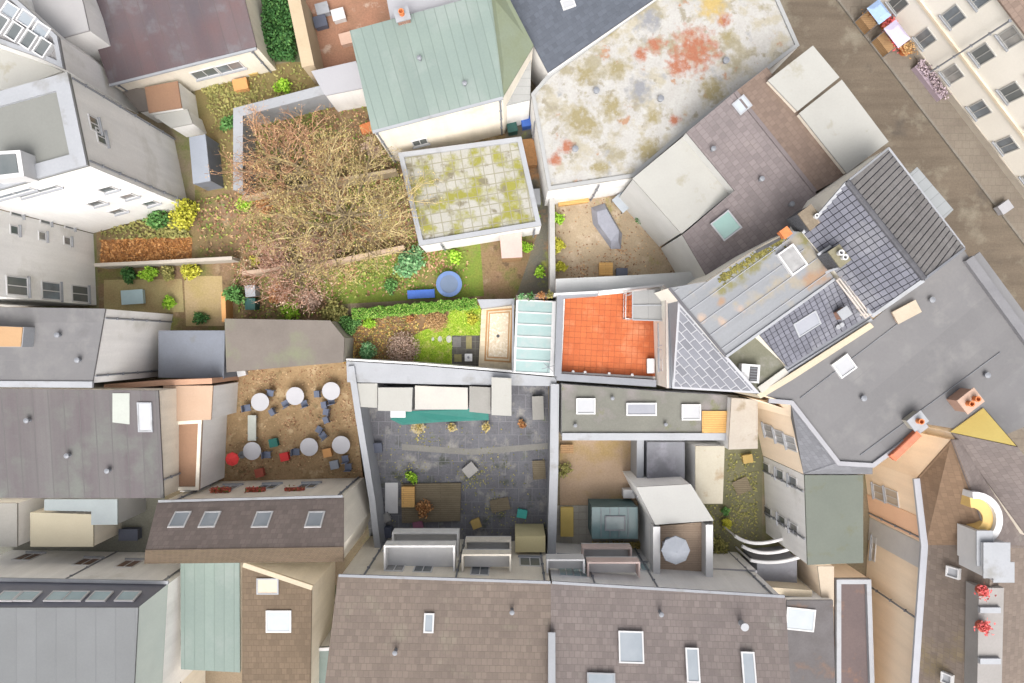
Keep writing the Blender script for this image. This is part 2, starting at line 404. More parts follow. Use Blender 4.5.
def bush(name, label, px, py, r, h, leaf, n=900, ls=.11, cat='bush', stemm=None, base=0.0, sq=1.0, grp=None, dome=False):
    c = P(px, py, base + h * .6); c.z = base; t = thing(name, label, cat, c, grp)
    mb = MB()
    for k in range(5):
        a = k * 1.256 + random.random(); mb.bar(c, c + Vector((math.cos(a) * r * .45, math.sin(a) * r * .45, h * .6)), .03, .012, 5)
    mb.build('stem', stemm or bark, t)
    mb = MB(); lob = [(random.uniform(0, 6.28), random.uniform(.15, .6), random.uniform(.45, .75)) for _ in range(9)]
    k = 0
    while k < n:
        if dome:
            v = Vector((random.gauss(0, 1), random.gauss(0, 1), abs(random.gauss(0, 1)))).normalized() * random.uniform(.35, 1.12) ** .7
            mb.leaf(c + Vector((v.x * r, v.y * r, .03 + v.z * h)), ls * random.uniform(.6, 1.4)); k += 1; continue
        if random.random() < .72:
            a, d, rr = random.choice(lob); oc = Vector((math.cos(a) * d, math.sin(a) * d * sq, random.uniform(.4, .7)))
        else: oc = Vector((0, 0, .5)); rr = .85
        v = Vector((random.gauss(0, 1), random.gauss(0, 1), random.gauss(0, 1)))
        v = v.normalized() * rr * .62 * random.random() ** .35
        p = oc + Vector((v.x, v.y * sq, v.z * .75))
        if p.z < .02: continue
        mb.leaf(c + Vector((p.x * r, p.y * r, p.z * h * .85)), ls * random.uniform(.6, 1.4)); k += 1
    mb.build('foliage', lv[leaf], t)
    return t
# ================================================================== THE GROUND
earth = mat('earth_ground', (.26, .21, .14), (.18, .15, .10), .25, .95, .3, patch=[((.14, .17, .05), .3, .58, .08)])
mb = MB(); mb.face([Vector((-400, -400, 0)), Vector((400, -400, 0)), Vector((400, 400, 0)), Vector((-400, 400, 0))])
tag(mb.build('ground', earth), None, None, None, 'structure')
asph = mat('road_asphalt', (.30, .245, .185), (.23, .185, .14), .35, .9, .25, patch=[((.36, .32, .25), .5, .62, .08), ((.16, .135, .11), .45, .66, .06)], streak=(.12, 1.4, .28))
pave = mat('pavement_slabs', (.30, .26, .21), (.25, .21, .17), .5, .9, .2, grid=(.5, .5, .012, (.2, .17, .14), .5))
kerbm = mat('kerb_stone', (.32, .29, .25), (.28, .25, .21), 1, .9, .2, grid=(1.0, .3, .01, (.2, .2, .18), 0))
u = Vector((134.0, 175.0)).normalized()          # the street's direction in the picture; its far kerb line runs through (871,0)-(1005,175)
nrm = Vector((-u.y, u.x)); nrm = -nrm if nrm.x < 0 else nrm
def street(d0, d1, s0=-330, s1=460):             # a strip between two distances (px on the ground) in front of the far house line
    o = Vector((938.0, 87.5)); q = []
    for s, d in ((s0, d0), (s1, d0), (s1, d1), (s0, d1)): q.append(tuple(o + u * s - nrm * d))
    return q
structure('road', street(28, 140), .004, asph)
for nm, d0, d1 in (('pavement', 0, 26), ('pavement', 142, 166)):
    mb = MB(); mb.prism([p + Vector((0, 0, .12)) for p in PP(street(d0, d1), 0)], 0); tag(mb.build(nm, pave), None, None, None, 'structure')
for d0, d1 in ((26, 28), (140, 142)):
    mb = MB(); mb.prism([p + Vector((0, 0, .13)) for p in PP(street(d0, d1), 0)], 0); tag(mb.build('kerb', kerbm), None, None, None, 'structure')

# yards and gardens as sheets
gravel = mat('yard_gravel', (.36, .29, .20), (.27, .21, .14), .5, .95, .3, patch=[((.42, .34, .25), .8, .6, .08), ((.25, .24, .08), .5, .66, .06)])
gravelp = mat('beige_yard', (.42, .31, .22), (.36, .26, .17), .5, .95, .25, patch=[((.34, .24, .09), .35, .6, .1)])
beer = mat('beer_garden_gravel', (.29, .20, .11), (.20, .135, .07), .9, .95, .3, patch=[((.36, .27, .16), 1.3, .6, .06), ((.13, .10, .05), 1.1, .64, .05)])
grassm = mat('garden_grass', (.13, .23, .03), (.22, .23, .05), .9, .95, .4, patch=[((.24, .16, .09), .4, .64, .08)])
redsoil = mat('garden_redbrown', (.30, .185, .12), (.25, .19, .085), .5, .95, .45, patch=[((.16, .20, .045), .4, .57, .08), ((.36, .27, .17), .9, .62, .06), ((.13, .09, .055), 1.3, .62, .06)])
brownyard = mat('red_courtyard', (.38, .20, .13), (.30, .17, .11), .8, .95, .3, patch=[((.48, .36, .28), 1.0, .64, .05)])
darkyard = mat('dark_yard', (.12, .13, .08), (.09, .12, .04), .6, .95, .3)
darkpave = mat('dark_paving', (.118, .12, .132), (.082, .081, .09), .6, .85, .3, patch=[((.19, .185, .175), .8, .60, .06), ((.055, .06, .05), .7, .62, .05), ((.10, .12, .06), .5, .68, .05)], grid=(.9, .9, .02, (.12, .12, .13), .5))
structure('garden_ground', [(195, 90), (420, 90), (556, 150), (556, 300), (344, 300), (344, 330), (225, 330), (100, 330), (95, 200), (195, 200)], .004, redsoil)
structure('lawn', [(420, 240), (480, 240), (484, 296), (344, 304), (310, 290), (330, 272)], .008, grassm)
structure('lawn', [(104, 280), (182, 279), (184, 312), (104, 314)], .008, mat('dry_lawn', (.40, .35, .17), (.33, .24, .12), .6, .95, .3))
structure('lawn', [(184, 276), (222, 276), (224, 326), (186, 326)], .008, mat('bare_lawn', (.44, .33, .20), (.38, .30, .13), .6, .95, .3))
structure('garden_bed', [(101, 240), (192, 237), (192, 262), (101, 263)], .008, mat('orange_bed', (.40, .19, .07), (.30, .15, .07), .8, .95, .4))
structure('garden_bed', [(101, 212), (185, 200), (192, 236), (101, 239)], .008, mat('green_bed', (.14, .13, .05), (.22, .15, .08), .8, .95, .4))
structure('yard', [(62, 36), (110, 30), (125, 92), (75, 78)], .006, darkyard)
structure('yard', [(195, 80), (300, 60), (330, 80), (330, 110), (240, 112), (240, 190), (195, 190)], .006, mat('olive_yard', (.20, .17, .07), (.25, .18, .08), .6, .95, .35))
structure('yard', [(258, -20), (300, -20), (305, 62), (266, 62)], .008, darkyard)
structure('courtyard', [(303, -30), (420, -30), (405, 68), (312, 68)], .008, brownyard)
structure('courtyard', [(556, 186), (632, 180), (686, 236), (706, 282), (556, 280)], .006, gravel)
structure('courtyard', [(228, 366), (352, 362), (374, 490), (215, 490)], .006, beer)
structure('courtyard', [(352, 378), (548, 378), (550, 560), (372, 560)], .006, darkpave)
structure('courtyard', [(560, 440), (640, 440), (640, 505), (560, 505)], .006, gravelp)
structure('courtyard', [(552, 505.5), (640, 505.5), (640, 570), (552, 570)], .006, mat('pale_patio', (.50, .47, .41), (.42, .40, .35), .6, .9, .2, grid=(.5, .5, .015, (.3, .28, .25), 0)))
structure('yard', [(722, 440), (762, 440), (762, 560), (690, 560), (690, 500), (722, 500)], .008, mat('green_yard', (.19, .18, .11), (.14, .14, .08), .6, .95, .3))
structure('yard', [(640, 438), (725, 438), (725, 500), (640, 500)], .006, mat('grey_yard', (.20, .205, .22), (.16, .16, .17), .6, .95, .3))
structure('yard', [(-30, 488), (165, 488), (165, 560), (-30, 560)], .006, mat('grey_green_yard', (.22, .22, .19), (.16, .16, .13), .6, .95, .3))
structure('yard', [(150, 545), (345, 545), (345, 720), (150, 720)], .006, mat('brown_yard', (.26, .2, .14), (.2, .16, .11), .6, .95, .3))

# ================================================================== THE HOUSE IN THE MIDDLE
tilem = mat('grey_roof_tile', (.245, .25, .30), (.20, .205, .25), .6, .55, .15, island=.16, patch=[((.33, .335, .37), .5, .62, .1)])
tilem2 = mat('grey_ribbed_tile', (.27, .26, .255), (.215, .205, .20), .6, .6, .2, island=.12)
underm = mat('roof_underlay', (.045, .045, .055), (.03, .03, .04), 1, .9, .1)
def mspot(px, py, r, c, ns=2.2): w = P(px, py, 9.75); return (w.x, w.y, r * .72, c, ns)
TA, RS, PK, MO = (.27, .245, .20), (.28, .185, .12), (.36, .28, .225), (.17, .16, .07)
metalroof = mat('metal_roof', (.47, .49, .52), (.42, .44, .47), .45, .5, .1, patch=[((.44, .41, .35), .9, .63, .06), ((.50, .50, .50), .9, .64, .08)], streak=(.22, 2.2, .16),
    spots=[mspot(812, 278, .55, RS), mspot(822, 274, .55, RS), mspot(806, 282, .4, RS), mspot(800, 284, .35, TA), mspot(814, 262, .6, TA), mspot(808, 250, .6, TA), mspot(805, 241, .5, MO), mspot(800, 238, .45, MO), mspot(794, 241, .5, TA), mspot(778, 284, .5, TA), mspot(790, 280, .5, TA),
           mspot(740, 308.5, .3, PK), mspot(722, 301.5, .26, RS), mspot(723, 321, .28, PK), mspot(702, 318, .28, PK), mspot(736, 304, .25, TA), mspot(715, 293, .3, TA), mspot(730, 285, .4, MO), mspot(722, 290, .3, MO), mspot(741, 277, .5, MO), mspot(752, 268, .5, MO), mspot(762, 257, .5, MO), mspot(760, 298, .4, TA), mspot(770, 292, .4, TA), mspot(748, 304, .3, TA)])
rust = mat('rust_stain', (.46, .24, .13), (.50, .36, .2), 1.5, .9, .3)
mossm = mat('roof_moss', (.20, .18, .06), (.30, .27, .07), 3, .95, .4, island=.45)
subj_roof = [(803, 232), (845, 183), (922, 278), (872, 314)]
house = thing('town_house', 'narrow terraced town house with grey tiled street roof, flat metal roof and triangular slate roof', 'house', P(800, 290, 0))
creamw = mat('house_cream', (.86, .82, .73), (.80, .76, .67), .6, .9, .08, patch=[((.55, .5, .42), .5, .7, .06)])
# front block with the gable roof along the street
ZE, ZR, ZS = 9.9, 12.2, 9.6
e_nw, e_se = (803, 232, ZE), (872, 315, ZE); r_nw, r_se = (846.5, 182, ZR), (923.5, 279, ZR); s_nw, s_se = (887, 149, ZS), (963, 249, ZS)
mb = MB(); o = PP([e_nw, e_se, r_se, s_se, s_nw, r_nw]); mb.walls([p - Vector((0, 0, .05)) for p in o], 0); mb.build('wall', creamw, house)
for poly, tm, w, h, tilt, nm in (([e_nw, e_se, r_se, r_nw], tilem, .33, .355, .035, 'rear'), ([s_se, s_nw, r_nw, r_se], tilem2, .31, .42, .03, 'street')):
    q = PP(poly); mb = MB(); mb.slab(expand(q, .06), .04); ro = mb.build('roof', underm, house)
    mb = MB(); e1 = (q[1] - q[0]).normalized()
    tiles(mb, q, e1, w, h, .042 if nm == 'rear' else .055, .03, tilt, 0, .045, .006)
    mb.build('tile_courses', tm, ro)
# ridge tiles
a, b = PP([r_nw, r_se]); d = (b - a); mb = MB(); k = 0; nn = 24
for i in range(nn):
    p = a + d * (i / nn); q = a + d * ((i + .96) / nn)
    mb.bar(p + Vector((0, 0, .04)), q + Vector((0, 0, .06)), .15, .165, 10)
mb.build('ridge', mat('ridge_tile', (.15, .15, .165), (.11, .11, .125), 1, .6, .2, island=.15), house)
def bartrim(parent, name, pts, w, h, m, lift=.0):
    q = PP(pts); mb = MB()
    if len(q) > 2:
        o = offset_line(q, w / 2)
        for k in range(len(q) - 1): mb.slab([o[k][0], o[k + 1][0], o[k + 1][1], o[k][1]], h)
        return mb.build(name, m, parent)
    for a, b in zip(q, q[1:]):
        d = (b - a).normalized(); s = Vector((0, 0, 1)).cross(d).normalized(); n = d.cross(s)
        mb.obox((a + b) / 2 + n * lift, d, s, n if n.z > 0 else -n, (b - a).length, w, h)
    return mb.build(name, m, parent)
bartrim(house, 'verge_trim', [e_nw, r_nw], .16, .14, palezinc); bartrim(house, 'verge_trim', [r_nw, s_nw], .10, .12, palezinc)
bartrim(house, 'verge_trim', [e_se, r_se], .20, .15, palezinc); bartrim(house, 'verge_trim', [r_se, s_se], .12, .12, zinc)
q = PP([s_nw, s_se]); mb = MB(); d = (q[1] - q[0]).normalized(); s = Vector((-d.y, d.x, 0)); s = s if s.x > 0 else -s
mb.obox((q[0] + q[1]) / 2 + s * .1 - Vector((0, 0, .1)), d, s, Vector((0, 0, 1)), (q[1] - q[0]).length, .13, .1); mb.build('gutter', palezinc, house)
# street front bay with its flat pale roof
bay = [(909.5, 176, 9.1), (917, 169, 9.1), (951, 209, 9.1), (943, 219, 9.1)]
mb = MB(); q = PP([(904, 181, 9.1), (917, 169, 9.1), (951, 209, 9.1), (938, 222, 9.1)]); mb.prism(q, 3.2); by = mb.build('bay', creamw, house)
mb = MB(); mb.flat_dir = (q[2] - q[1]).normalized(); mb.slab(expand(q, .1), .08); mb.build('bay_roof', mat('bay_roof_zinc', (.55, .58, .59), (.50, .53, .54), .6, .5, .06, grid=(.55, 4, .02, (.40, .42, .43), 0)), by)
# windows on the street front (seen only from a step aside)
A, B = P(*s_nw), P(*s_se); e1 = (Vector((B.x, B.y, 0)) - Vector((A.x, A.y, 0))).normalized(); n = Vector((e1.y, -e1.x, 0)); n = n if n.x > 0 else -n
for zc in (1.6, 4.6, 7.6):
    for f in ((.16, .86) if zc > 3 else (.2, .5, .8)):
        c = A.lerp(B, f); window(house, A, B, n, Vector((c.x, c.y, zc)), 1.0, 1.5)
# flat metal roof over the middle block
ZM = 9.75
mpoly = [(669, 288), (706, 281.5), (756, 249), (790, 231), (803, 232), (834.5, 279), (726, 356.5)]
mb = MB(); mb.prism(PP(mpoly, ZM - .1), 0); mb.build('wall', creamw, house)
mb = MB(); mb.flat_dir = (P(834, 279, ZM) - P(726, 356, ZM)).normalized(); mb.slab([p - Vector((0, 0, .1)) for p in PP(mpoly, ZM)], .1); mr = mb.build('metal_roof', metalroof, house)
dv = Vector((834.0 - 726, 279.0 - 356.5)); mb = MB()
for off in (.10, .30, .47, .66, .80, .93):
    s0 = Vector((726, 356.5)).lerp(Vector((669, 288)), off)
    L = {.10: 1.0, .30: 1.0, .47: .97, .66: .94, .80: .46, .93: .05}[off]; s1 = s0 + dv * L
    a, b = P(s0.x, s0.y, ZM), P(s1.x, s1.y, ZM); d = (b - a).normalized()
    mb.obox((a + b) / 2 + Vector((0, 0, .001)), d, Vector((-d.y, d.x, 0)), Vector((0, 0, 1)), (b - a).length, .035, .05)
mb.build('standing_seam', mat('seam_metal', (.34, .35, .38), (.30, .31, .33), 1, .5, .1), mr)
mb = MB()
for t in range(520):
    f = random.random() ** 1.2; x = 722 + 62 * f + random.gauss(0, 2.5); y = 276.5 - 40 * f + abs(random.gauss(0, 1.9)) * (1.2 + math.sin(f * 21) * .7)
    if y < 281.5 - (x - 706) * .63 + .5: y = 281.5 - (x - 706) * .63 + 1
    c = P(x, y, ZM); c.z = ZM + .002 + random.random() * .02; rr = random.uniform(.02, .09)
    pts = [c + Vector((math.cos(k * .785) * rr * random.uniform(.5, 1.3), math.sin(k * .785) * rr * random.uniform(.5, 1.3), 0)) for k in range(8)]
    mb.hull(pts, [cen(pts) + (p - cen(pts)) * .6 + Vector((0, 0, .025)) for p in pts])
mb.build('moss', mossm, mr)
bartrim(house, 'roof_edge', [(834.5, 279, ZM), (726, 356.5, ZM)], .14, .1, palezinc)
bartrim(house, 'roof_edge', [(669, 288, ZM), (726, 356.5, ZM)], .14, .06, mat('dark_edge', (.12, .12, .13), (.09, .09, .1), 1, .6, .1))
bartrim(house, 'roof_edge', [(706, 281.5, ZM), (756, 249, ZM), (790, 231, ZM)], .07, .1, mat('tan_edge', (.5, .45, .36), (.3, .27, .22), 1, .8, .2))
bartrim(house, 'roof_gutter', [(756, 252, ZM), (780, 238.5, ZM)], .16, .05, darkm)
# rooflight on the metal roof
skylight(house, [(669, 288, ZM), (726, 356, ZM), (834, 279, ZM)], 791, 260, 1.02, 1.38, whitepaint, mat('milky_dome', (.56, .56, .56), (.40, .40, .40), 2.2, .35, .1), ang=35.5, t=0.0, name='rooflight', hgt=.25)
# chimneys
def stack(quad, z, zb, bm, sidem, pots):
    q = PP(quad, z); mb = MB(); mb.prism([p - Vector((0, 0, .1)) for p in q], zb); ch = mb.build('chimney', sidem, house)
    mb = MB(); mb.slab([p - Vector((0, 0, .1)) for p in expand(q, .05)], .1); mb.build('cap', bm, ch)
    for (px, py, rr) in pots:
        c = P(px, py, z + .3); mb = MB(); mb.lathe((c.x, c.y, z), [(rr * .8, 0), (rr * .8, .2), (rr, .22), (rr, .32), (rr * .62, .32), (rr * .55, .08)], 14); pt = mb.build('chimney_pot', whitepaint, ch)
        mb = MB(); mb.lathe((c.x, c.y, z + .33), [(rr * .55, -.2), (rr * .55, -.19)], 12); mb.build('flue', darkm, pt)
olive = mat('olive_concrete', (.30, .28, .20), (.24, .22, .14), 1.2, .9, .2)
slate = mat('slate_cladding', (.11, .115, .13), (.08, .085, .095), 1, .6, .15, grid=(.3, .2, .01, (.03, .03, .03), .5))
stack([(829, 252), (839.5, 245), (850.5, 259.5), (840.5, 267)], 11.35, 9.9, olive, slate, [(841.5, 252.5, .15), (845.5, 257, .15)])
stack([(799, 214), (811, 205), (823, 219), (810.5, 230)], 10.7, 9.0, mat('mottled_stone', (.33, .27, .20), (.22, .18, .13), 2, .9, .3, patch=[((.5, .38, .28), 2, .62, .05)]), slate, [(817, 215.5, .11)])
bartrim(house, 'flashing', [(818, 254.5, 10.3), (831, 245.5, 10.75)], .13, .08, palezinc); bartrim(house, 'flashing', [(826, 272.5, 10.2), (838, 267.5, 10.75)], .12, .06, palezinc)
c = P(786, 232.5, ZM + .5); mb = MB(); mb.box(c.x, c.y, ZM, .42, .42, .45, R(36)); mb.box(c.x, c.y, ZM + .45, .5, .5, .06, R(36)); mb.build('terracotta_vent', terra, house)
# lower rear slope with its own tiles
lp = [(787, 367, 8.4), (868.5, 314.5, 8.55), (835, 279.5, 9.65), (757, 332.5, 9.65)]
q = PP(lp); 
q[3] = ray_plane(757, 332.5, q[0], newell(up_poly(q[:3])))
mb = MB(); mb.walls([p - Vector((0, 0, .05)) for p in q], 0); mb.build('wall', creamw, house)
mb = MB(); mb.slab(q, .04); ro = mb.build('roof', underm, house)
mb = MB(); tiles(mb, q, (q[1] - q[0]), .32, .30, .042, .03, .035, 0, .045, .006); mb.build('tile_courses', tilem, ro)
lq = [tuple((*lp[i][:2], q[i].z)) for i in range(3)]
skylight(house, lq, 806.5, 323.5, 1.42, .92, palezinc, mat('blind_pane', (.46, .48, .55), (.52, .54, .6), .8, .3, .05), ang=33, name='skylight', t=.08)
c = P(845, 313, 9.7); mb = MB(); mb.box(c.x, c.y, 8.4, .52, .45, 1.2, R(34)); ch = mb.build('chimney', brick, house)
mb = MB(); mb.box(c.x, c.y, 9.6, .62, .55, .09, R(34)); mb.build('cap', palezinc, ch)
for px, py in ((838.5, 327), (842, 325)):
    c = P(px, py, 9.0); mb = MB(); mb.lathe((c.x, c.y, 8.5), [(.09, 0), (.09, .4), (.13, .42), (.13, .5)], 10); mb.build('vent_pipe', palezinc, house)
c = P(872, 309.5, 10.1); mb = MB(); mb.lathe((c.x, c.y, 8.6), [(.2, 0), (.2, 1.3), (.26, 1.35), (.26, 1.5), (.12, 1.5), (.1, 1.2)], 12); mb.build('flue_pipe', palezinc, house)
# the white slatted fire-wall capping
mb = MB()
for k in range(4):
    f = k / 3; a, b = P(836 + 7.5 * f, 280 - 5.5 * f, 9.98), P(865.5 + 7 * f, 318.5 - 4.5 * f, 9.98)
    d = (b - a).normalized(); mb.obox((a + b) / 2, d, Vector((-d.y, d.x, 0)), Vector((0, 0, 1)), (b - a).length, .075, .07)
for f in (0.02, .5, .98):
    a = P(836 + 29.5 * f, 280 + 38.5 * f, 9.9); b = P(843.5 + 29 * f, 274.5 + 39.5 * f, 9.9); d = (b - a).normalized()
    mb.obox((a + b) / 2, d, Vector((-d.y, d.x, 0)), Vector((0, 0, 1)), (b - a).length, .08, .075)
mb.build('slatted_capping', mat('cream_paint', (.80, .72, .66), (.74, .66, .6), 1.5, .6, .1), house)
# south party wall with cream coping, and its white gutter
wallm2 = mat('coping_cream', (.72, .62, .46), (.64, .55, .42), .8, .8, .12)
mb = MB(); q = PP([(757, 394.5, 8.5), (790, 374, 8.7), (870, 322.5, 8.9), (874, 327, 8.9), (793, 379.5, 8.7), (761, 398.5, 8.5)]); mb.prism(q, 0); mb.build('party_wall', wallm2, house)
bartrim(house, 'gutter', [(786, 370, 8.36), (870, 317, 8.5)], .46, .09, zinc); bartrim(house, 'gutter', [(787, 372, 8.46), (871, 319, 8.6)], .1, .09, palezinc)
bartrim(house, 'roof_edge', [(759, 390, 8.45), (786, 370.5, 8.45)], .38, .12, mat('white_coping', (.74, .72, .66), (.66, .64, .58), 1, .7, .1))
# green flat roof
gq = [(726, 357, 8.3), (758, 333.5, 8.3), (787, 369, 8.3), (759, 392, 8.3)]
mb = MB(); mb.prism(PP(gq), 0); mb.build('wall', creamw, house)
mb = MB(); mb.slab(PP(gq), .05); gr = mb.build('flat_roof', mat('green_felt', (.215, .215, .165), (.175, .175, .13), .9, .95, .2, patch=[((.27, .265, .23), 1.0, .62, .08)]), house)
bartrim(house, 'roof_edge', [(758, 333.5, 8.35), (787, 369, 8.35)], .09, .1, mat('tan_edge', (1, 1, 1)))
c = P(750.5, 373.5, 8.9); mb = MB(); mb.box(c.x, c.y, 8.35, 1.0, 1.0, .55, R(-4)); ac = mb.build('rooftop_unit', whitepaint, house)
c = P(753.5, 374, 8.92); mb = MB(); mb.box(c.x, c.y, 8.9, .42, .78, .03, R(-4)); g = mb.build('grille', darkm, ac)
mb = MB()
for k in range(5): mb.box(c.x, c.y - .3 + .15 * k, 8.93, .38, .025, .015, R(-4))
mb.build('slat', zinc, g)
# triangular slate roof with white joints: falls from the metal roof to the rear gutter
t3 = [(678, 301, 9.3), (672.5, 388.5, 7.0), (760, 393.5, 9.3)]
q = PP(t3); mb = MB(); mb.walls([p - Vector((0, 0, .03)) for p in q], 0); mb.build('wall', mat('lead_flashing', (.40, .41, .45), (.34, .35, .38), 1, .6, .1), house)
mb = MB(); mb.slab([p - Vector((0, 0, .0)) for p in q], .03); tr = mb.build('triangular_roof', mat('white_joint', (.74, .75, .79), (.68, .69, .74), 1, .7, .08), house)
mb = MB(); qi = inset(up_poly(q), .14); qi = [ray_plane(p.x * F / (H - p.z) + 512, 341.5 - p.y * F / (H - p.z), q[0], newell(up_poly(q))) for p in qi]
tiles(mb, qi, P(760, 393.5, 9.3) - P(678, 301, 9.3), .68, .43, .075, .028, .0, .5, .032, .004, .2, .1)
mb.build('slate', mat('blue_slate', (.33, .34, .385), (.28, .29, .33), 1, .6, .12, island=.14), tr)
bartrim(house, 'roof_edge', [(678, 300.5, 9.42), (727, 356, 9.42)], .10, .1, palezinc)
# rear cornice: zinc gutter strips on the rear wall head
ZC = 6.85
cq = [(667, 285.5, ZC), (671, 286, ZC), (678, 301, ZC), (672.5, 389.5, ZC), (668.2, 389.5, ZC), (668.5, 300, ZC)]
mb = MB(); mb.prism(PP([(664.5, 288, ZC), (668.5, 299, ZC), (672, 388, ZC), (667.5, 388, ZC)]), 3.2); mb.build('rear_wall', creamw, house)
bartrim(house, 'gutter', [(667.5, 292, ZC), (669.6, 388, ZC)], .13, .12, zinc); bartrim(house, 'gutter', [(669, 297, ZC), (671.4, 388, ZC)], .07, .3, palezinc)
bartrim(house, 'cornice', [(662.5, 286, 6.9), (665.8, 289, 6.9), (666.5, 320, 6.9), (667.2, 388, 6.9)], .13, .14, mat('cream_paint', (1, 1, 1)))
for py in (335, 360): facade(house, (666.5, 289, ZC), (667.5, 388, ZC), [(661.5, py, 1.3, .75)], panem=mat('grey_blind', (.50, .49, .46), (.44, .43, .4), 1, .4, .05))

# ---- ground-floor extension with the red roof terrace
ZT = 3.5
ext = thing('extension_block', 'low rear extension carrying a red tiled roof terrace', 'house extension', P(610, 340, 0))
tp = [(563, 298, ZT), (663, 287, ZT), (657, 379, ZT), (561, 373, ZT)]
mb = MB(); mb.prism(PP(tp), 0); mb.build('wall', white, ext)
mb = MB(); mb.slab(PP([(565, 299, ZT), (656, 290, ZT), (655.5, 376.5, ZT), (561.6, 371.5, ZT)]), .02); te = mb.build('terrace_floor', mat('orange_grout', (.42, .12, .05), (.46, .14, .06), 1, .9, .2), ext)
mb = MB(); q = PP([(565, 299, ZT), (656, 290, ZT), (655.5, 376.5, ZT), (561.6, 371.5, ZT)])
tiles(mb, q, P(655.5, 376.5, ZT) - P(561.6, 371.5, ZT), .36, .36, .028, .012, 0, 0, .022, .002)
mb.build('floor_tile', mat('red_terrace_tile', (.66, .175, .055), (.54, .125, .04), .55, .7, .12, island=.08, patch=[((.72, .27, .13), .6, .62, .1), ((.44, .10, .035), .8, .68, .06)]), te)
def parapet(pts, w, m, capm, top=4.4):
    q = PP(pts, top); mb = MB(); cb = MB()
    for a, b in zip(q, q[1:]):
        d = (b - a).normalized(); n = Vector((-d.y, d.x, 0)) * w / 2; sq = [a - n, b - n, b + n, a + n]
        mb.prism([p - Vector((0, 0, .06)) for p in sq], 0); cb.slab([p - Vector((0, 0, .06)) + (p - (a + b) / 2).normalized() * .02 for p in sq], .06)
    o = mb.build('parapet', m, ext); cb.build('coping', capm, o); return o
parapet([(560.5, 296), (558, 376)], .40, palezinc, mat('blue_zinc', (.44, .46, .51), (.38, .40, .44), .5, .5, .1, streak=(1, 1, .1)))
parapet([(557, 377), (656, 383.5)], .42, palezinc, mat('blue_zinc', (1, 1, 1)), 4.38)
parapet([(560, 296), (598, 293.2)], .30, palezinc, mat('blue_zinc', (1, 1, 1)), 4.42)
parapet([(554.5, 294.2), (598, 292), (664, 285.2)], .13, white, whitepaint, 4.55)
for px in (573, 585, 609, 632):
    c = P(px, 373.2 + (px - 573) * .055, 4.0); mb = MB(); mb.lathe((c.x, c.y + .1, 3.95), [(.05, 0), (.09, .05), (.09, .16), (.04, .2)], 10); mb.build('lamp', whitepaint, ext)
# canopy over the terrace corner
cp = [(632.5, 291.5, 5.7), (667.5, 288.5, 5.9), (667, 320.5, 5.9), (632.5, 319.5, 5.7)]
cr = MB(); cr.slab(PP(cp), .06); ca = cr.build('canopy_roof', mat('canopy_panel', (.54, .54, .53), (.47, .475, .47), .7, .6, .06, grid=(.95, 4, .02, (.42, .42, .42), 0)), ext)
mb = MB(); 
for a, b in (((633, 305.5, 5.79), (667, 305, 5.99)), ((632.5, 291.5, 5.78), (632.5, 319.5, 5.78)), ((632.5, 319.8, 5.78), (667, 320.8, 5.98))):
    a, b = P(*a), P(*b); d = (b - a).normalized(); mb.obox((a + b) / 2, d, Vector((-d.y, d.x, 0)).normalized(), Vector((0, 0, 1)), (b - a).length, .07, .05)
mb.build('canopy_rail', palezinc, ca)
for px, py in ((633.5, 293), (633.5, 318.5)):
    c = P(px, py, 5.7); mb = MB(); mb.box(c.x, c.y, 3.53, .08, .08, 2.17); mb.build('canopy_post', whitepaint, ext)
def railing(parent, pts, z, h, m, name='railing', step=.35):
    q = PP(pts, z); mb = MB()
    for a, b in zip(q, q[1:]):
        up = Vector((0, 0, h)); mb.bar(a + up, b + up, .03, n=6); mb.bar(a + up * .15, b + up * .15, .018, n=5)
        n = max(1, int((b - a).length / step))
        for i in range(n + 1):
            p = a.lerp(b, i / n); mb.bar(p, p + up, .014 if 0 < i < n else .03, n=5)
    return mb.build(name, m, parent)
railing(ext, [(623.5, 294), (623, 319), (631.5, 319.3)], ZT + .03, .95, whitepaint)
c = P(651, 366, 4.0); lk = thing('terrace_bench', 'small cream storage bench on the red terrace against the rear wall', 'bench', (c.x, c.y, ZT + .035))
mb = MB(); mb.box(c.x, c.y, ZT + .035, .40, .85, .38); mb.build('body', mat('cream_paint', (1, 1, 1)), lk)
mb = MB(); mb.box(c.x, c.y, ZT + .415, .45, .9, .05); mb.build('lid', whitepaint, lk)
# ---- glass conservatory
cons = thing('conservatory', 'lean-to conservatory with six frosted glass roof panes in white bars', 'conservatory', P(535, 337, 0))
g4 = [(516.5, 300, 2.5), (556.5, 302, 3.1), (554, 374, 3.1), (513.5, 372, 2.5)]
q = PP(g4); mb = MB()
for i in range(4):
    a, b = q[i], q[(i + 1) % 4]; d = Vector((b.x - a.x, b.y - a.y, 0)).normalized(); n = Vector((-d.y, d.x, 0)) * .03
    lo = [Vector((p.x, p.y, 0)) for p in (a - n, b - n, b + n, a + n)]; hi = [Vector((p.x, p.y, p.z - .05)) for p in (a - n, b - n, b + n, a + n)]
    mb.hull(lo, hi)
mb.build('glazed_wall', mat('pale_glazing', (.40, .45, .45), (.34, .38, .38), 1, .15, 0, spec=.6), cons)
glz = mat('frosted_teal', (.52, .70, .69), (.44, .62, .61), .5, .22, .05, patch=[((.62, .70, .69), .9, .6, .1)], spec=.5)
lerp = lambda a, b, t: a + (b - a) * t
for i in range(6):
    f0, f1 = i / 6, (i + 1) / 6
    pa, pb, pc, pd = q[0].lerp(q[3], f0), q[1].lerp(q[2], f0), q[1].lerp(q[2], f1), q[0].lerp(q[3], f1)
    mb = MB(); mb.slab([pa, pb, pc, pd], .02); mb.build('roof_pane', glz, cons)
mb = MB()
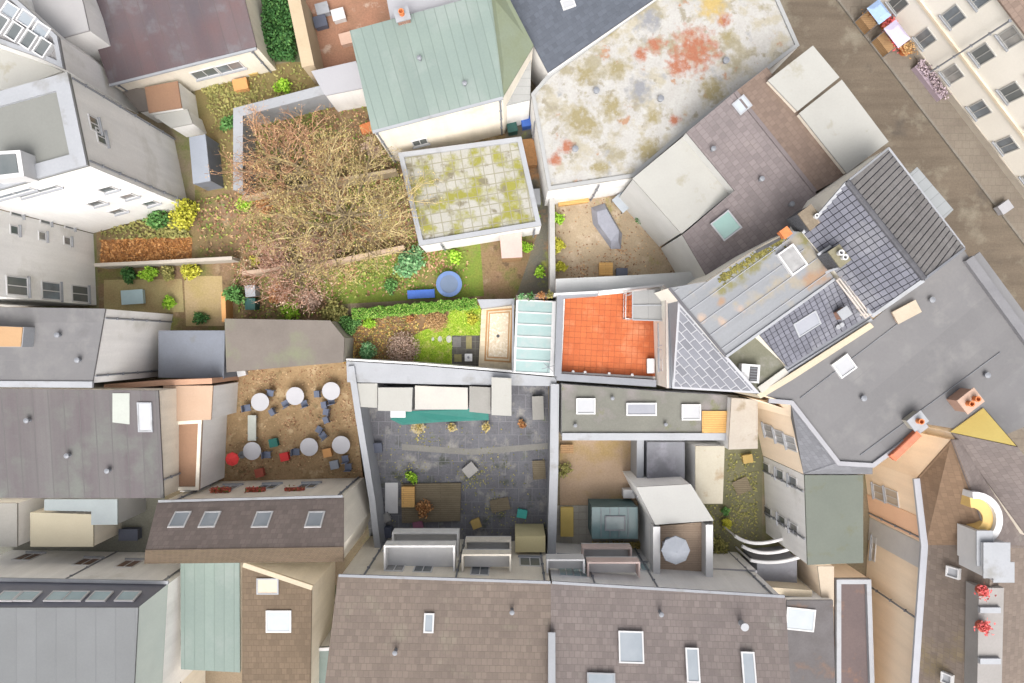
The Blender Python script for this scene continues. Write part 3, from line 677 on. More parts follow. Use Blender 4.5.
for i in range(7):
    a, b = q[0].lerp(q[3], i / 6), q[1].lerp(q[2], i / 6); d = (b - a).normalized(); s = Vector((0, 0, 1)).cross(d).normalized()
    mb.obox((a + b) / 2 + Vector((0, 0, .022)), d, s, d.cross(s), (b - a).length, .085, .06)
mb.build('glazing_bar', whitepaint, cons)
for i, (a, b, w) in enumerate(((q[1] - Vector((.14, 0, .03)), q[2] - Vector((.14, 0, .03)), .26), (q[0] + Vector((.06, 0, .03)), q[3] + Vector((.06, 0, .03)), .12))):
    d = (b - a).normalized(); mb = MB(); mb.obox((a + b) / 2 + Vector((0, 0, .03)), d, Vector((0, 0, 1)).cross(d), Vector((0, 0, 1)), (b - a).length, w, .07); mb.build('frame', whitepaint, cons)
mb = MB(); q2 = PP([(513, 304, 2.45), (513, 372, 2.45)]); d = (q2[1] - q2[0]).normalized(); mb.obox((q2[0] + q2[1]) / 2 - Vector((.0, 0, .1)), d, Vector((-d.y, d.x, 0)), Vector((0, 0, 1)), (q2[1] - q2[0]).length, .12, .1); mb.build('gutter', zinc, cons)
# aerial standing at the conservatory corner
c = P(548, 367, 3.6); ae = thing('roof_aerial', 'thin grey star-shaped aerial at the south corner of the conservatory roof', 'aerial', (c.x, c.y, 3.1))
mb = MB(); mb.bar((c.x, c.y, 2.9), (c.x, c.y, 4.0), .025); mb.build('mast', zinc, ae)
mb = MB()
for k in range(6):
    a = k * 1.047 + .3; mb.bar((c.x, c.y, 3.9), (c.x + .42 * math.cos(a), c.y + .42 * math.sin(a), 3.9 + .1 * (-1) ** k), .018)
mb.build('rods', zinc, ae)
# potted plants on the north wall head
wallrun('garden_wall', 'low dark brick wall behind the conservatory with potted plants along its top', [(516, 297.5), (554.5, 295.2)], 2.9, .28, mat('dark_brick', (.16, .12, .10), (.12, .09, .08), 1.5, .9, .2, grid=(.24, .08, .01, (.3, .28, .25), .5)))
potp = [(522, 297, 'blue', 'small blue-green plant at the west end of the conservatory wall'), (531, 296.3, 'dark', 'dark green plant second from the west on the conservatory wall'), (541, 295.8, 'rust', 'russet plant third from the west on the conservatory wall'), (549, 295.4, 'olive', 'olive plant beside the terrace corner on the conservatory wall')]
for px, py, lf, lb in potp:
    c = P(px, py, 3.1); t = thing('potted_plant', lb, 'potted plant', (c.x, c.y, 2.9), 'potted plants on the conservatory wall')
    mb = MB(); mb.lathe(c - Vector((0, 0, .2)), [(.09, 0), (.13, .2), (.14, .22), (.11, .22)], 12); mb.build('pot', terra, t)
    mb = MB()
    for k in range(90): mb.leaf(c + Vector((random.gauss(0, .13), random.gauss(0, .1), .1 + abs(random.gauss(0, .12)))), .09)
    mb.build('foliage', lv[lf], t)
# ---- beige tiled terrace with a brown border pattern
mb = MB(); tq = [(481.5, 309.5), (514.5, 305), (512.5, 369.5), (478.5, 367.5)]; q = PP(tq, .3); mb.prism(q, 0)
pt = thing('garden_terrace', 'raised beige tiled terrace with a double brown border between lawn and conservatory', 'terrace', P(497, 338, 0))
mb.build('slab', mat('beige_tile', (.68, .58, .43), (.62, .52, .37), .8, .8, .12, island=0, grid=(.3, .3, .01, (.52, .43, .3), 0)), pt)
mb = MB(); mb.face([p + Vector((0, 0, .004)) for p in up_poly(PP([(489.5, 313.5), (509.5, 312), (508, 358), (487.5, 357)], .3))]); mb.build('tile_field', mat('mosaic_field', (.66, .57, .44), (.56, .46, .33), 5, .85, .2, patch=[((.72, .66, .56), 6, .56, .05)]), pt)
fr = mat('brown_border_tile', (.44, .25, .11), (.38, .21, .09), 2, .8, .15)
for fq, w in (([(486.5, 310), (513, 308), (511, 362.8), (484.2, 361)], .11), ([(489, 312.8), (510, 311.3), (508.4, 358.8), (487, 357.6)], .08)):
    mb = MB(); mb.rim(PP(fq, .308), w, .006); mb.build('border', fr, pt)
c = P(498, 336, .3); mb = MB(); mb.lathe((c.x, c.y, .304), [(.11, 0), (.11, .012), (.05, .014)], 14); mb.build('drain', darkm, pt)
mb = MB(); mb.prism(PP([(477.5, 299.5), (514.5, 298.8), (514.5, 304), (481, 308.3)], 1.9), 0); sh = tag(mb.build('garden_shed_wall', palezinc), 'pale grey wedge-shaped wall head between hedge and conservatory, above the beige terrace', 'wall')
# ---- garden
soil = mat('garden_soil', (.27, .17, .09), (.20, .12, .065), .7, .95, .4, patch=[((.36, .24, .12), 1.2, .6, .08)])
structure('garden_soil', [(342, 316), (482, 302), (480, 368), (346, 361)], .010, soil)
lawn = mat('fresh_lawn', (.26, .44, .03), (.42, .52, .07), 1.2, .95, .35, patch=[((.58, .56, .18), 2.0, .57, .05), ((.13, .28, .02), 1.6, .62, .06), ((.30, .22, .12), 1.1, .66, .06)])
lq_ = [(416, 350), (410, 338), (424, 330), (446, 322), (450, 310), (482, 305), (480, 368), (412, 364)]
structure('lawn', lq_, .014, lawn)
mb = MB(); cv = [(P(a, b).x, P(a, b).y) for a, b in reversed([(410, 338), (446, 318), (482, 305), (480, 368), (412, 364)])]
if newell([Vector((*c, 0)) for c in cv]).z < 0: cv.reverse()
def inside(x, y, poly):
    r = False; j = len(poly) - 1
    for i in range(len(poly)):
        if (poly[i][1] > y) != (poly[j][1] > y) and x < (poly[j][0] - poly[i][0]) * (y - poly[i][1]) / (poly[j][1] - poly[i][1]) + poly[i][0]: r = not r
        j = i
    return r
gp = [(P(a, b).x, P(a, b).y) for a, b in lq_]
for k in range(15000):
    px, py = random.uniform(408, 482), random.uniform(303, 369); c = P(px, py)
    if not inside(c.x, c.y, gp) or (452 < px < 481 and 335 < py < 367): continue
    a = random.random() * 6.28; d = Vector((math.cos(a), math.sin(a), 0)); h = random.uniform(.04, .11); ln = Vector((random.gauss(0, .06), random.gauss(0, .06), h)); c.z = .014
    mb.face([c - d * .02, c + d * .02, c + ln])
tag(mb.build('grass', leafmat('grass_blades', (.20, .42, .02), (.40, .56, .05), (.66, .68, .16))), 'bright green and yellowish grass blades of the small lawn beside the terrace', 'grass', None, 'stuff')
mb = MB()
for k in range(1500):
    px = 344 + 92 * random.random() ** 2.2; py = random.uniform(311, 364)
    if inside(P(px, py).x, P(px, py).y, gp) or py < 321 - (px - 344) * .1: continue
    mb.leaf(P(px, py, 0) + Vector((0, 0, random.uniform(.02, .07))), random.uniform(.05, .13), Vector((random.gauss(0, .4), random.gauss(0, .4), 1)).normalized())
tag(mb.build('fallen_leaves', leafmat('dead_leaves', (.20, .09, .03), (.42, .24, .07), (.66, .50, .16))), 'brown and golden fallen leaves on the bare garden soil', 'fallen leaves', None, 'stuff')
mb = MB()
for k in range(900):
    px = 344 + 75 * random.random(); py = random.uniform(312, 364)
    if py < 321 - (px - 344) * .1: continue
    mb.leaf(P(px, py, 0) + Vector((0, 0, random.uniform(.03, .16))), random.uniform(.05, .12))
tag(mb.build('ground_cover', lv['olive']), 'low olive weeds growing among the leaves of the garden bed', 'ground cover', None, 'stuff')
# the hedge
hd = thing('clipped_hedge', 'long narrow bright green clipped hedge along the north side of the garden', 'hedge', P(418, 310, 0))
ha, hb = P(352, 314, 1.5), P(477, 302.5, 1.5); d = (hb - ha); d.z = 0; L = d.length; d.normalize(); s = Vector((-d.y, d.x, 0))
mb = MB(); mb.obox(Vector(((ha.x + hb.x) / 2, (ha.y + hb.y) / 2, .1)), d, s, Vector((0, 0, 1)), L - .2, .28, 1.05); mb.build('core', mat('hedge_core', (.03, .06, .015), (.02, .04, .01), 4, .95, .3), hd)
mb = MB()
for k in range(8500):
    a = random.random(); w = .30 + .05 * math.sin(a * 37) + .04 * math.sin(a * 91); y = random.uniform(-1, 1); top = random.random() < .62
    z = 1.5 + random.gauss(0, .05) + .06 * math.sin(a * 53) if top else random.uniform(.15, 1.5)
    y = y * w if top else math.copysign(w + random.gauss(0, .03), y)
    p = Vector((ha.x, ha.y, 0)) + d * a * L + s * y; p.z = z; mb.leaf(p, random.uniform(.04, .085))
mb.build('foliage', leafmat('hedge_leaf', (.05, .16, .015), (.14, .32, .04), (.36, .47, .12)), hd)
bush('round_shrub', 'large mid green shrub at the west end of the garden under the hedge', 348, 324, 1.0, 1.6, 'green', 2200, .085)
bush('round_shrub', 'small lime green shrub beside the large green one at the west end of the garden', 368.5, 324, .52, .8, 'lime', 700, .08)
bush('conical_shrub', 'blue-green spiky shrub in the south-west corner of the garden by the wall', 365, 352, .82, 1.3, 'blue', 1400, .09)
bush('bare_shrub', 'large round pinkish-brown leafless shrub in the middle of the garden', 402.5, 348.5, 1.1, 1.0, 'pink', 2600, .06, dome=True)
bush('dry_shrub', 'round tan dried shrub in front of the hedge', 436.5, 321, .72, .55, 'tan', 2000, .05, dome=True)
bush('round_shrub', 'yellow-green low shrub on the lawn beside the beige terrace', 473, 318, .6, .4, 'yellow', 500, .08)
bush('leafy_plant', 'dark red leafy plant at the foot of the hedge', 410, 318, .4, .5, 'rust', 300, .09, 'plant')
# dark paved corner with tiles, table and stepping stones
structure('patio', [(452, 335.5), (480, 335.5), (478.6, 367), (452, 366.5)], .030, mat('slate_patio', (.13, .12, .105), (.10, .095, .085), 1, .9, .25, grid=(.62, .5, .02, (.15, .145, .12), 0)))
for px, py, a, b, m_, lb in ((457, 342, .55, .7, mat('grey_slab', (.2, .19, .18), (.16, .155, .15), 2, .9, .2), 'grey square slab'), (469, 342.5, .38, .85, mat('straw_slab', (.30, .27, .13), (.24, .21, .10), 2, .9, .2), 'straw-coloured slab'), (458, 358, .5, .5, mat('straw_slab', (1, 1, 1)), 'yellowish square slab')):
    c = P(px, py); mb = MB(); mb.box(c.x, c.y, .03, a, b, .05); tag(mb.build('paving_slab', m_), lb + ' set in the dark patio corner', 'paving slab', 'slabs in the dark patio')
c = P(468.5, 357.5, .5); tb = thing('garden_table', 'small square white table on the dark patio corner', 'table', (c.x, c.y, .03))
mb = MB(); mb.box(c.x, c.y, .48, .5, .5, .04); mb.build('tabletop', whitepaint, tb)
for sx in (-1, 1):
    for sy in (-1, 1): mb = MB(); mb.box(c.x + sx * .2, c.y + sy * .2, .03, .05, .05, .45); mb.build('leg', whitepaint, tb)
mb = MB(); mb.lathe((c.x, c.y, .52), [(.06, 0), (.08, .08), (.05, .1)], 10); tag(mb.build('flower_pot', zinc), 'little grey pot on the small white garden table', 'pot')
for px, lb in ((433, 'westernmost and smallest'), (440, 'middle'), (449, 'largest, next to the dark patio,')):
    c = P(px, 339); r_ = {433: .13, 440: .2, 449: .25}[px]; mb = MB(); mb.lathe((c.x, c.y, .014), [(r_, 0), (r_, .04), (r_ * .9, .055)], 14, .75); tag(mb.build('stepping_stone', mat('step_stone', (.52, .52, .46), (.44, .44, .38), 2, .9, .15)), lb + ' pale stepping stone in the lawn', 'stepping stone', 'stepping stones in the lawn')
# boundary wall on the south side of the garden: white edge line and wide grey flat top
sw = wallrun('boundary_wall', 'thin white-capped boundary wall along the south side of the garden and conservatory', [(346, 359.5), (415, 363.5), (486, 369.2), (556, 375.5)], 2.25, .11, white, 'wall', mat('bright_coping', (.62, .62, .62), (.56, .56, .56), 1, .7, .05))
# ================================================================== THE NEIGHBOURS
purple = mat('purple_brown_roof', (.315, .27, .27), (.27, .235, .235), .35, .8, .1, grid=(.3, .35, .014, (.22, .185, .185), .5), patch=[((.36, .31, .295), .4, .62, .1)])
brownr = mat('brown_roof', (.34, .25, .20), (.29, .215, .175), .4, .8, .1, grid=(.3, .35, .014, (.22, .165, .135), .5))
greyflat = mat('grey_flat_roof', (.31, .305, .31), (.265, .262, .27), .3, .9, .08, patch=[((.34, .335, .335), .7, .6, .08), ((.235, .23, .23), .3, .68, .06)], grid=(12, 1.05, .018, (.275, .27, .275), .5))
slateblue = mat('blue_slate_roof', (.20, .225, .275), (.18, .205, .25), .4, .7, .06, grid=(.3, .3, .01, (.165, .185, .23), .5))
whiteroof = mat('white_flat_roof', (.68, .675, .63), (.62, .615, .57), .4, .8, .06, patch=[((.52, .49, .38), .6, .66, .06)])
def spot(px, py, r, c, ns=2.8): w = P(px, py, 4.7); return (w.x, w.y, r * .72, c, ns)
RU, OL, GR = (.31, .125, .075), (.25, .215, .12), (.22, .225, .24)
stained = mat('stained_white_roof', (.42, .415, .395), (.36, .35, .33), .8, .85, .2, patch=[((.35, .325, .26), .9, .56, .06), ((.27, .245, .175), .55, .59, .04), ((.26, .235, .18), 1.3, .62, .04), ((.33, .20, .13), .8, .67, .03), ((.26, .265, .275), .6, .67, .04)],
    spots=[spot(694, 50, 1.6, RU), spot(676, 68, .7, RU), spot(655, 45, .6, RU), spot(640, 55, .5, RU), spot(724, 20, .5, RU), spot(567, 146, .5, RU), spot(555, 160, .5, RU), spot(727, 36, .5, OL), spot(712, 5, 1.0, (.40, .30, .12)), spot(640, 90, .9, GR), spot(585, 75, .8, OL), spot(577, 118, 1.1, OL), spot(612, 108, .9, OL), spot(653, 117, .6, OL), spot(713, 90, .9, OL), spot(617, 68, .7, OL), spot(650, 20, .8, GR), spot(610, 30, .7, OL), spot(590, 125, .8, OL), spot(647, 150, .9, OL), spot(675, 120, .4, RU), spot(600, 168, .7, OL)])
mossy = mat('mossy_flat_roof', (.60, .59, .53), (.50, .49, .44), .8, .9, .15, patch=[((.38, .37, .08), .8, .53, .06), ((.28, .25, .17), 1.3, .6, .05)], grid=(.62, .62, .03, (.36, .34, .24), 0))
greenroof = mat('green_metal_roof', (.33, .42, .375), (.29, .375, .345), .35, .6, .08, grid=(.6, 40, .025, (.25, .32, .285), 0), patch=[((.38, .45, .42), .4, .62, .1)])
redbrown = mat('streaked_metal_roof', (.29, .175, .17), (.23, .19, .20), .35, .6, .1, streak=(.25, .03, .22, (.62, .70, .78)), grid=(.9, 40, .02, (.19, .15, .15), 0), patch=[((.26, .25, .27), .5, .6, .08)])
greypur = mat('grey_corrugated_roof', (.30, .29, .285), (.26, .245, .25), .3, .8, .1, streak=(.9, .03, .26, (.78, .68, .74)), grid=(.9, 60, .03, (.22, .21, .21), 0), patch=[((.30, .315, .29), .3, .6, .08)])
bottomr = mat('taupe_tile_roof', (.335, .27, .225), (.29, .235, .20), .35, .85, .1, grid=(.3, .34, .014, (.235, .19, .16), .5), patch=[((.36, .315, .25), .6, .64, .06)])
bottomr2 = mat('mauve_tile_roof', (.325, .275, .255), (.285, .245, .235), .35, .85, .1, grid=(.3, .34, .014, (.225, .19, .18), .5), patch=[((.35, .32, .29), .6, .64, .06)])
bluegrey = mat('blue_grey_roof', (.30, .33, .39), (.25, .27, .31), .5, .7, .1, patch=[((.24, .24, .22), .6, .62, .08)])
darkroof = mat('dark_bitumen_roof', (.17, .16, .165), (.13, .12, .12), .6, .9, .15, patch=[((.22, .15, .12), .6, .62, .06)])
greenfelt = mat('dark_green_grey_felt', (.20, .20, .175), (.155, .155, .135), .5, .95, .15, patch=[((.26, .235, .235), .5, .6, .1), ((.16, .17, .08), .6, .66, .06)])
palegreen = mat('pale_green_sheet', (.56, .62, .58), (.50, .56, .53), .5, .6, .06)

def on_plane(pts, pl):
    q = PP(pl); n = newell(up_poly(q)); return [ray_plane(p[0], p[1], q[0], n) for p in pts]
def as_px(v): k = F / (H - v.z); return (v.x * k + 512, 341.5 - v.y * k, v.z)
def lift(pts, pl): return [as_px(v) for v in on_plane(pts, pl)]

# --- tall white apartment building, west
ZA = 10.8
ap = [(70, 75, ZA), (89, 166, ZA), (-35, 200, ZA), (-66, 113, ZA)]
b = building('apartment_building', 'tall white apartment block with grey flat roof at the west, pale rim around the roof', 'apartment building', ap, white, [(ap, mat('grey_green_flat', (.42, .43, .40), (.37, .38, .355), .3, .9, .08))], rimm=palezinc, rim=(.75, .16), over=.05)
facade(b, ap[0], ap[1], [(94, 124, .85, .85), (101, 137, .85, .85)])
facade(b, ap[1], ap[2], [(107, 189, .8, .9), (128, 196, .8, .9), (150, 203, .8, .9), (96, 203, .8, .9), (117, 211, .8, .9), (38, 191, 2.2, .5), (14, 193, 2.0, .5)], sill=True)
q = PP([(-12, 152, ZA + 1.2), (20, 150, ZA + 1.2), (24, 176, ZA + 1.2), (-10, 180, ZA + 1.2)]); mb = MB(); mb.prism(q, ZA + .1); ph = mb.build('roof_house', whitepaint, b)
mb = MB(); mb.slab([p + (cen(q) - p) * .28 for p in q], .05); mb.build('pane', glassd, ph)
wg = [(-35, 201, ZA), (-31, 294, ZA), (-150, 296, ZA), (-150, 203, ZA)]
b = building('apartment_wing', 'white south wing of the white apartment block with three rows of small and large windows', 'apartment building', wg, white, [(wg, greyflat)], rimm=palezinc)
facade(b, wg[0], wg[1], [(16, 212, .55, .95), (14, 230, .55, .7), (45, 220, .55, .95), (42, 236, .55, .7), (69, 225, .55, .95), (67, 241, .55, .7), (17, 286, 1.1, 1.7), (51, 291, 1.1, 1.7), (80, 294, 1.1, 1.7)])
# --- grey-roofed house with the white gable
g4_ = [(106, 309, 7.6), (93, 383, 7.6), (-70, 381, 7.6), (-70, 306, 7.6)]
b = building('grey_roof_house', 'house with plain grey roof and bright white windowless east gable', 'house', g4_, white, [(g4_, greyflat)], over=.03)
bartrim(b, 'gutter', [(-60, 383.5, 7.65), (94, 384.5, 7.65)], .35, .16, palezinc)
q = PP([(-25, 325, 8.6), (24, 327, 8.6), (22, 347, 8.6), (-25, 347, 8.6)]); mb = MB(); mb.prism(q, 7.7); dm = mb.build('dormer', palezinc, b); mb = MB(); mb.slab([p + (cen(q) - p) * .03 for p in q], .06); mb.build('dormer_roof', mat('apricot_sheet', (.62, .40, .22), (.55, .34, .18), .6, .7, .08), dm)
bl = [(160, 331, 2.4), (225, 331, 2.4), (224, 378, 2.4), (160, 377, 2.4)]
building('garden_shed', 'blue-grey flat shed against the white gable', 'shed', bl, bluegrey, [(bl, bluegrey)], over=.05)
gg = [(226, 319, 2.7), (330, 321, 2.7), (344, 338, 2.7), (343, 362, 2.7), (290, 366, 2.7), (228, 372, 2.7)]
building('garage_row', 'long low grey-brown flat roof between the garden and the beer garden', 'garage', gg, mat('old_render', (.4, .37, .32), (.33, .3, .26), .6, .9, .15), [(gg, mat('grey_brown_felt', (.25, .22, .195), (.205, .18, .16), .5, .95, .12, patch=[((.24, .25, .17), .4, .64, .08)]))], over=.05)
# --- large grey corrugated roof and its salmon annexe
bg_ = [(158, 391, 6.2), (163.5, 497, 5.6), (-70, 497, 5.6), (-70, 388, 6.2)]
b = building('workshop_hall', 'wide workshop hall with grey-purple corrugated roof and white skylight', 'workshop', bg_, cream, [(bg_, greypur)], over=.08)
skylight(b, bg_, 145.5, 417, .85, 1.75, palezinc, glassw, t=.12)
mb = MB(); q = [p + Vector((0, 0, .135)) for p in on_plane([(114, 393), (131, 393), (131, 424), (114, 422)], bg_)]; mb.slab(q, .02); mb.build('patch_sheet', mat('grey_green_patch', (.38, .40, .37), (.34, .36, .33), .8, .7, .08), b)
an = [(165, 386, 3.9), (213, 386, 3.9), (211, 419, 3.9), (165, 421, 3.9)]
building('salmon_annexe', 'small annexe with a pale salmon roof beside the corrugated hall', 'annexe', an, white, [(an, mat('salmon_sheet', (.60, .43, .31), (.55, .38, .27), .5, .8, .08))], over=.05)
an = [(168, 422, 3.6), (203, 420, 3.6), (200, 489, 3.6), (170, 489, 3.6)]
building('brown_annexe', 'narrow annexe with brown roof and white east wall above the beer garden', 'annexe', an, white, [(an, mat('brown_sheet', (.40, .24, .15), (.34, .20, .13), .5, .8, .1))], over=.03, rimm=cream, rim=(.2, .12))
wallrun('ridge_wall', 'thin reddish brick wall head along the north edge of the corrugated hall', [(104, 387), (160, 383), (212, 381)], 4.1, .3, mat('red_wall', (.5, .3, .2), (.42, .25, .17), .8, .9, .15))
# --- brown roof house south of the beer garden
n1, n2, r1_, r2_, s1, s2 = (160, 503, 6), (342, 498, 6), (149, 549, 8.8), (342, 546, 8.8), (147, 563, 6), (342, 561, 6)
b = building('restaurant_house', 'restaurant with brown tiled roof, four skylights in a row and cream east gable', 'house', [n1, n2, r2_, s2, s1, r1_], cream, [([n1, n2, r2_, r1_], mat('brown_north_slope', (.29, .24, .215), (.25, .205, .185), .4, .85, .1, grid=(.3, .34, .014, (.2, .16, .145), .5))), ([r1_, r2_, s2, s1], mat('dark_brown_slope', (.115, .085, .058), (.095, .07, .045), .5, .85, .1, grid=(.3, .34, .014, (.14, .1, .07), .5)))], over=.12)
for px in (180, 210, 262.5, 315): skylight(b, [n1, n2, r2_, r1_], px, 520, .95, 1.15)
facade(b, n1, n2, [(195, 489, 1.2, 1.5), (228, 488, 1.2, 1.5), (268, 487, 1.2, 1.5), (308, 486, 1.2, 1.5)])
bartrim(b, 'gutter', [(159, 501, 6.05), (343, 496, 6.05)], .14, .1, palezinc)
for i, (px, py) in enumerate(((209, 494), (245, 493), (286, 492))):
    c = P(px, py - 4, 3.2); t = thing('flower_box', ('westernmost', 'middle', 'easternmost')[i] + ' red flower box hung on the restaurant north wall', 'flower box', c, 'flower boxes on the restaurant wall')
    c = P(px, py, 5.2); c = Vector((c.x, PP([n1])[0].y + .25, 3.4)); t.location = c; ORG[t.name] = c.copy()
    mb = MB(); mb.box(c.x, c.y, c.z, 1.2, .25, .25); mb.build('box', mat('red_box', (.4, .10, .07), (.3, .08, .05), 2, .8, .1), t)
    mb = MB()
    for k in range(120): mb.leaf(c + Vector((random.uniform(-.6, .6), random.gauss(0, .1), .3 + random.gauss(0, .07))), .1)
    mb.build('flowers', leafmat('red_flowers', (.10, .2, .04), (.5, .1, .08), (.62, .14, .1)), t)
# --- south-west corner
gr_ = [(182, 568, 4.6), (240, 568, 4.6), (240, 672, 4.6), (183, 670, 4.6)]
q = building('green_roof_annexe', 'annexe with long pale green metal roof, south-west', 'annexe', [(181.5, 551, 4.6), (240, 552, 4.6), (240.5, 671, 4.6), (182, 668, 4.6)], cream, [([(181.5, 551, 4.6), (240, 552, 4.6), (240.5, 671, 4.6), (182, 668, 4.6)], greenroof)], over=.03)
br = [(243, 566, 5.4), (312, 588, 5.4), (310, 740, 5.4), (243, 740, 5.4)]
b = building('brown_roof_house', 'house with brown roof and white skylight beside the long green roof', 'house', br, cream, [(br, mat('umber_tile_roof', (.285, .21, .145), (.25, .185, .125), .4, .85, .12, grid=(.3, .34, .014, (.2, .145, .1), .5)))], over=.04)
skylight(b, br, 279, 621, 1.5, 1.3); skylight(b, br, 268, 586, 1.3, .95, palezinc, mat('tan_pane', (.5, .43, .35), (.45, .38, .3), 1, .5, .05))
bartrim(b, 'roof_edge', [(244, 564, 5.55), (313, 587, 5.55)], .28, .16, mat('coping_cream', (1, 1, 1)))
lb = [(158, 640, 3.4), (181, 640, 3.4), (181, 740, 3.4), (155, 740, 3.4)]
b = building('lean_to', 'brown lean-to with a white skylight west of the green roof', 'lean-to', lb, cream, [(lb, brownr)], over=.02); skylight(b, lb, 172, 657, 1.1, 1.5)
lb = [(160, 571, 3.0), (181, 571, 3.0), (181, 586, 3.0), (160, 587, 3.0)]
building('white_hut', 'little white hut between the brown restaurant roof and the green roof', 'hut', lb, white, [(lb, whiteroof)], over=.03)
lb = [(294, 648, 3.5), (338, 646, 3.5), (338, 740, 3.5), (294, 740, 3.5)]
building('green_roof_shed', 'pale green roofed shed with white edge at the bottom of the photo', 'shed', lb, white, [(lb, greenroof)], over=.03, rimm=whitepaint, rim=(.2, .1))
wallrun('yard_wall', 'cream yard wall between the brown-roofed house and the long taupe roof', [(314, 577), (316, 642)], 3.0, .5, cream)
structure('yard', [(322, 585), (336, 585), (336, 640), (322, 640)], .012, darkyard)
# --- grey mansard building bottom left
ev = [(-60, 580, 5.8), (168, 584, 5.8), (158, 760, 5.8), (-60, 760, 5.8)]; tp_ = [(-60, 607, 8.0), (139, 607, 8.0), (131, 760, 8.0), (-60, 760, 8.0)]
b = building('mansard_building', 'grey flat-topped mansard building with glazed dormer band at the bottom left', 'building', ev, white, [(tp_, mat('ribbed_grey_roof', (.28, .295, .305), (.25, .262, .27), .35, .7, .08, grid=(1.1, 60, .03, (.23, .24, .25), 0)))], over=.02)
for pl, m_ in (([ev[0], ev[1], tp_[1], tp_[0]], mat('mauve_zinc', (.36, .37, .44), (.32, .33, .39), .5, .5, .08)), ([ev[1], ev[2], tp_[2], tp_[1]], palegreen)):
    mb = MB(); mb.slab(PP(pl), .06); mb.build('mansard_slope', m_, b)
pl = [ev[0], ev[1], tp_[1], tp_[0]]
for px in (8, 28, 58, 76, 100, 128): skylight(b, pl, px, 597, 1.1, .9, whitepaint, mat('teal_glass', (.40, .52, .55), (.34, .45, .48), .8, .15, 0), t=.07)
facade(b, ev[0], ev[1], [(28, 557, 1.2, 1.4), (87, 562, 1.2, 1.4), (129, 564, 1.2, 1.4)], panem=mat('brown_glass', (.2, .13, .1), (.16, .11, .09), .5, .2, 0))
bartrim(b, 'gutter', [(-60, 578, 5.85), (169, 582, 5.85)], .2, .12, palezinc)
cb_ = [(32, 512, 3.0), (94, 514, 3.0), (94, 546, 3.0), (32, 546, 3.0)]
building('cream_box', 'low cream flat-roofed box in the yard north of the mansard building', 'outbuilding', cb_, cream, [(cb_, mat('cream_roof', (.64, .58, .44), (.58, .53, .40), .5, .85, .06))], over=.03)
cb_ = [(46, 499, 3.3), (118, 499, 3.3), (118, 524, 3.3), (92, 524, 3.3), (92, 511, 3.3), (46, 510, 3.3)]
building('glass_canopy', 'pale blue-grey canopy roof along the south side of the corrugated hall', 'canopy', cb_, palezinc, [(cb_, mat('milky_blue', (.42, .48, .50), (.37, .42, .44), .6, .4, .06))], over=.03)
cb_ = [(-40, 503, 3.2), (18, 503, 3.2), (18, 546, 3.2), (-40, 546, 3.2)]
building('grey_outbuilding', 'pale grey outbuilding at the left edge of the photo beside the cream box', 'outbuilding', cb_, white, [(cb_, mat('pale_grey_roof', (.46, .45, .42), (.4, .39, .36), .6, .8, .1))], over=.03)

# --- the long houses along the bottom
l4 = [(340, 577, 8.0), (550.5, 584, 8.0), (550.5, 760, 10.6), (318, 760, 10.6)]
b = building('taupe_roof_house', 'wide house with taupe tiled roof and one narrow skylight, bottom middle', 'house', l4, cream, [(l4, bottomr)], over=.12)
skylight(b, l4, 429, 623, .55, 1.0); bartrim(b, 'gutter', [(339, 575, 8.05), (550.5, 582, 8.05)], .15, .1, zinc)
facade(b, l4[0], l4[1], [(393, 548, 1.1, 1.9), (420, 549, 1.1, 1.9), (396, 566, 1.1, 1.9), (424, 567, 1.1, 1.9), (478, 560, 1.1, 1.7), (500, 561, 1.1, 1.7), (480, 571, 1.1, 1.5), (530, 562, 1.3, 1.6)])
def balcony(parent, x0, x1, ytop, z, d, m=cream):
    """slab with a solid parapet standing out from the north wall at height z; x0,x1,ytop are world metres"""
    mb = MB(); mb.box((x0 + x1) / 2, ytop + d / 2, z, x1 - x0, d, .16); bl_ = mb.build('balcony', whitepaint, parent)
    mb = MB(); mb.box((x0 + x1) / 2, ytop + d - .05, z + .16, x1 - x0, .1, .85); mb.box(x0 + .05, ytop + d / 2 - .05, z + .16, .1, d - .1, .85); mb.box(x1 - .05, ytop + d / 2 - .05, z + .16, .1, d - .1, .85)
    mb.build('balustrade', m, bl_); return bl_
Yn = P(450, 580, 8.0).y
for z in (2.9, 5.6): balcony(b, -7.4, -3.3, Yn, z, 1.5, white)
for z in (2.9, 5.6): balcony(b, -2.9, -.05, Yn, z, 1.0, cream)
mb = MB(); mb.box(1.15, Yn + .5, 0, 1.9, 1.0, 3.0); oy = mb.build('porch', mat('straw_render', (.62, .55, .32), (.56, .49, .28), .6, .85, .08), b)
r4 = [(552.5, 584, 8.0), (783, 598, 8.0), (792, 760, 10.8), (552.5, 760, 10.8)]
b = building('mauve_roof_house', 'wide house with mauve-grey tiled roof and three skylights, bottom right of middle', 'house', r4, white, [(r4, bottomr2)], over=.12)
skylight(b, r4, 631, 647, 1.35, 1.6); skylight(b, r4, 692.5, 665, .72, 1.7); skylight(b, r4, 748.5, 669, .72, 1.7); skylight(b, r4, 601, 682, 1.5, .9, palezinc)
bartrim(b, 'gutter', [(552, 582, 8.05), (784, 596, 8.05)], .15, .1, zinc)
bartrim(b, 'party_coping', [(551.5, 632, 9.0), (551.5, 758, 10.9)], .38, .3, palezinc)
facade(b, r4[0], r4[1], [(566, 560, .9, 1.6), (580, 561, .9, 1.6), (566, 572, .9, 1.5), (580, 573, .9, 1.5), (612, 566, 1.1, 1.5), (640, 567, 1.1, 1.5)], panem=mat('teal_glass', (1, 1, 1)))
Yn2 = P(600, 588, 8.0).y
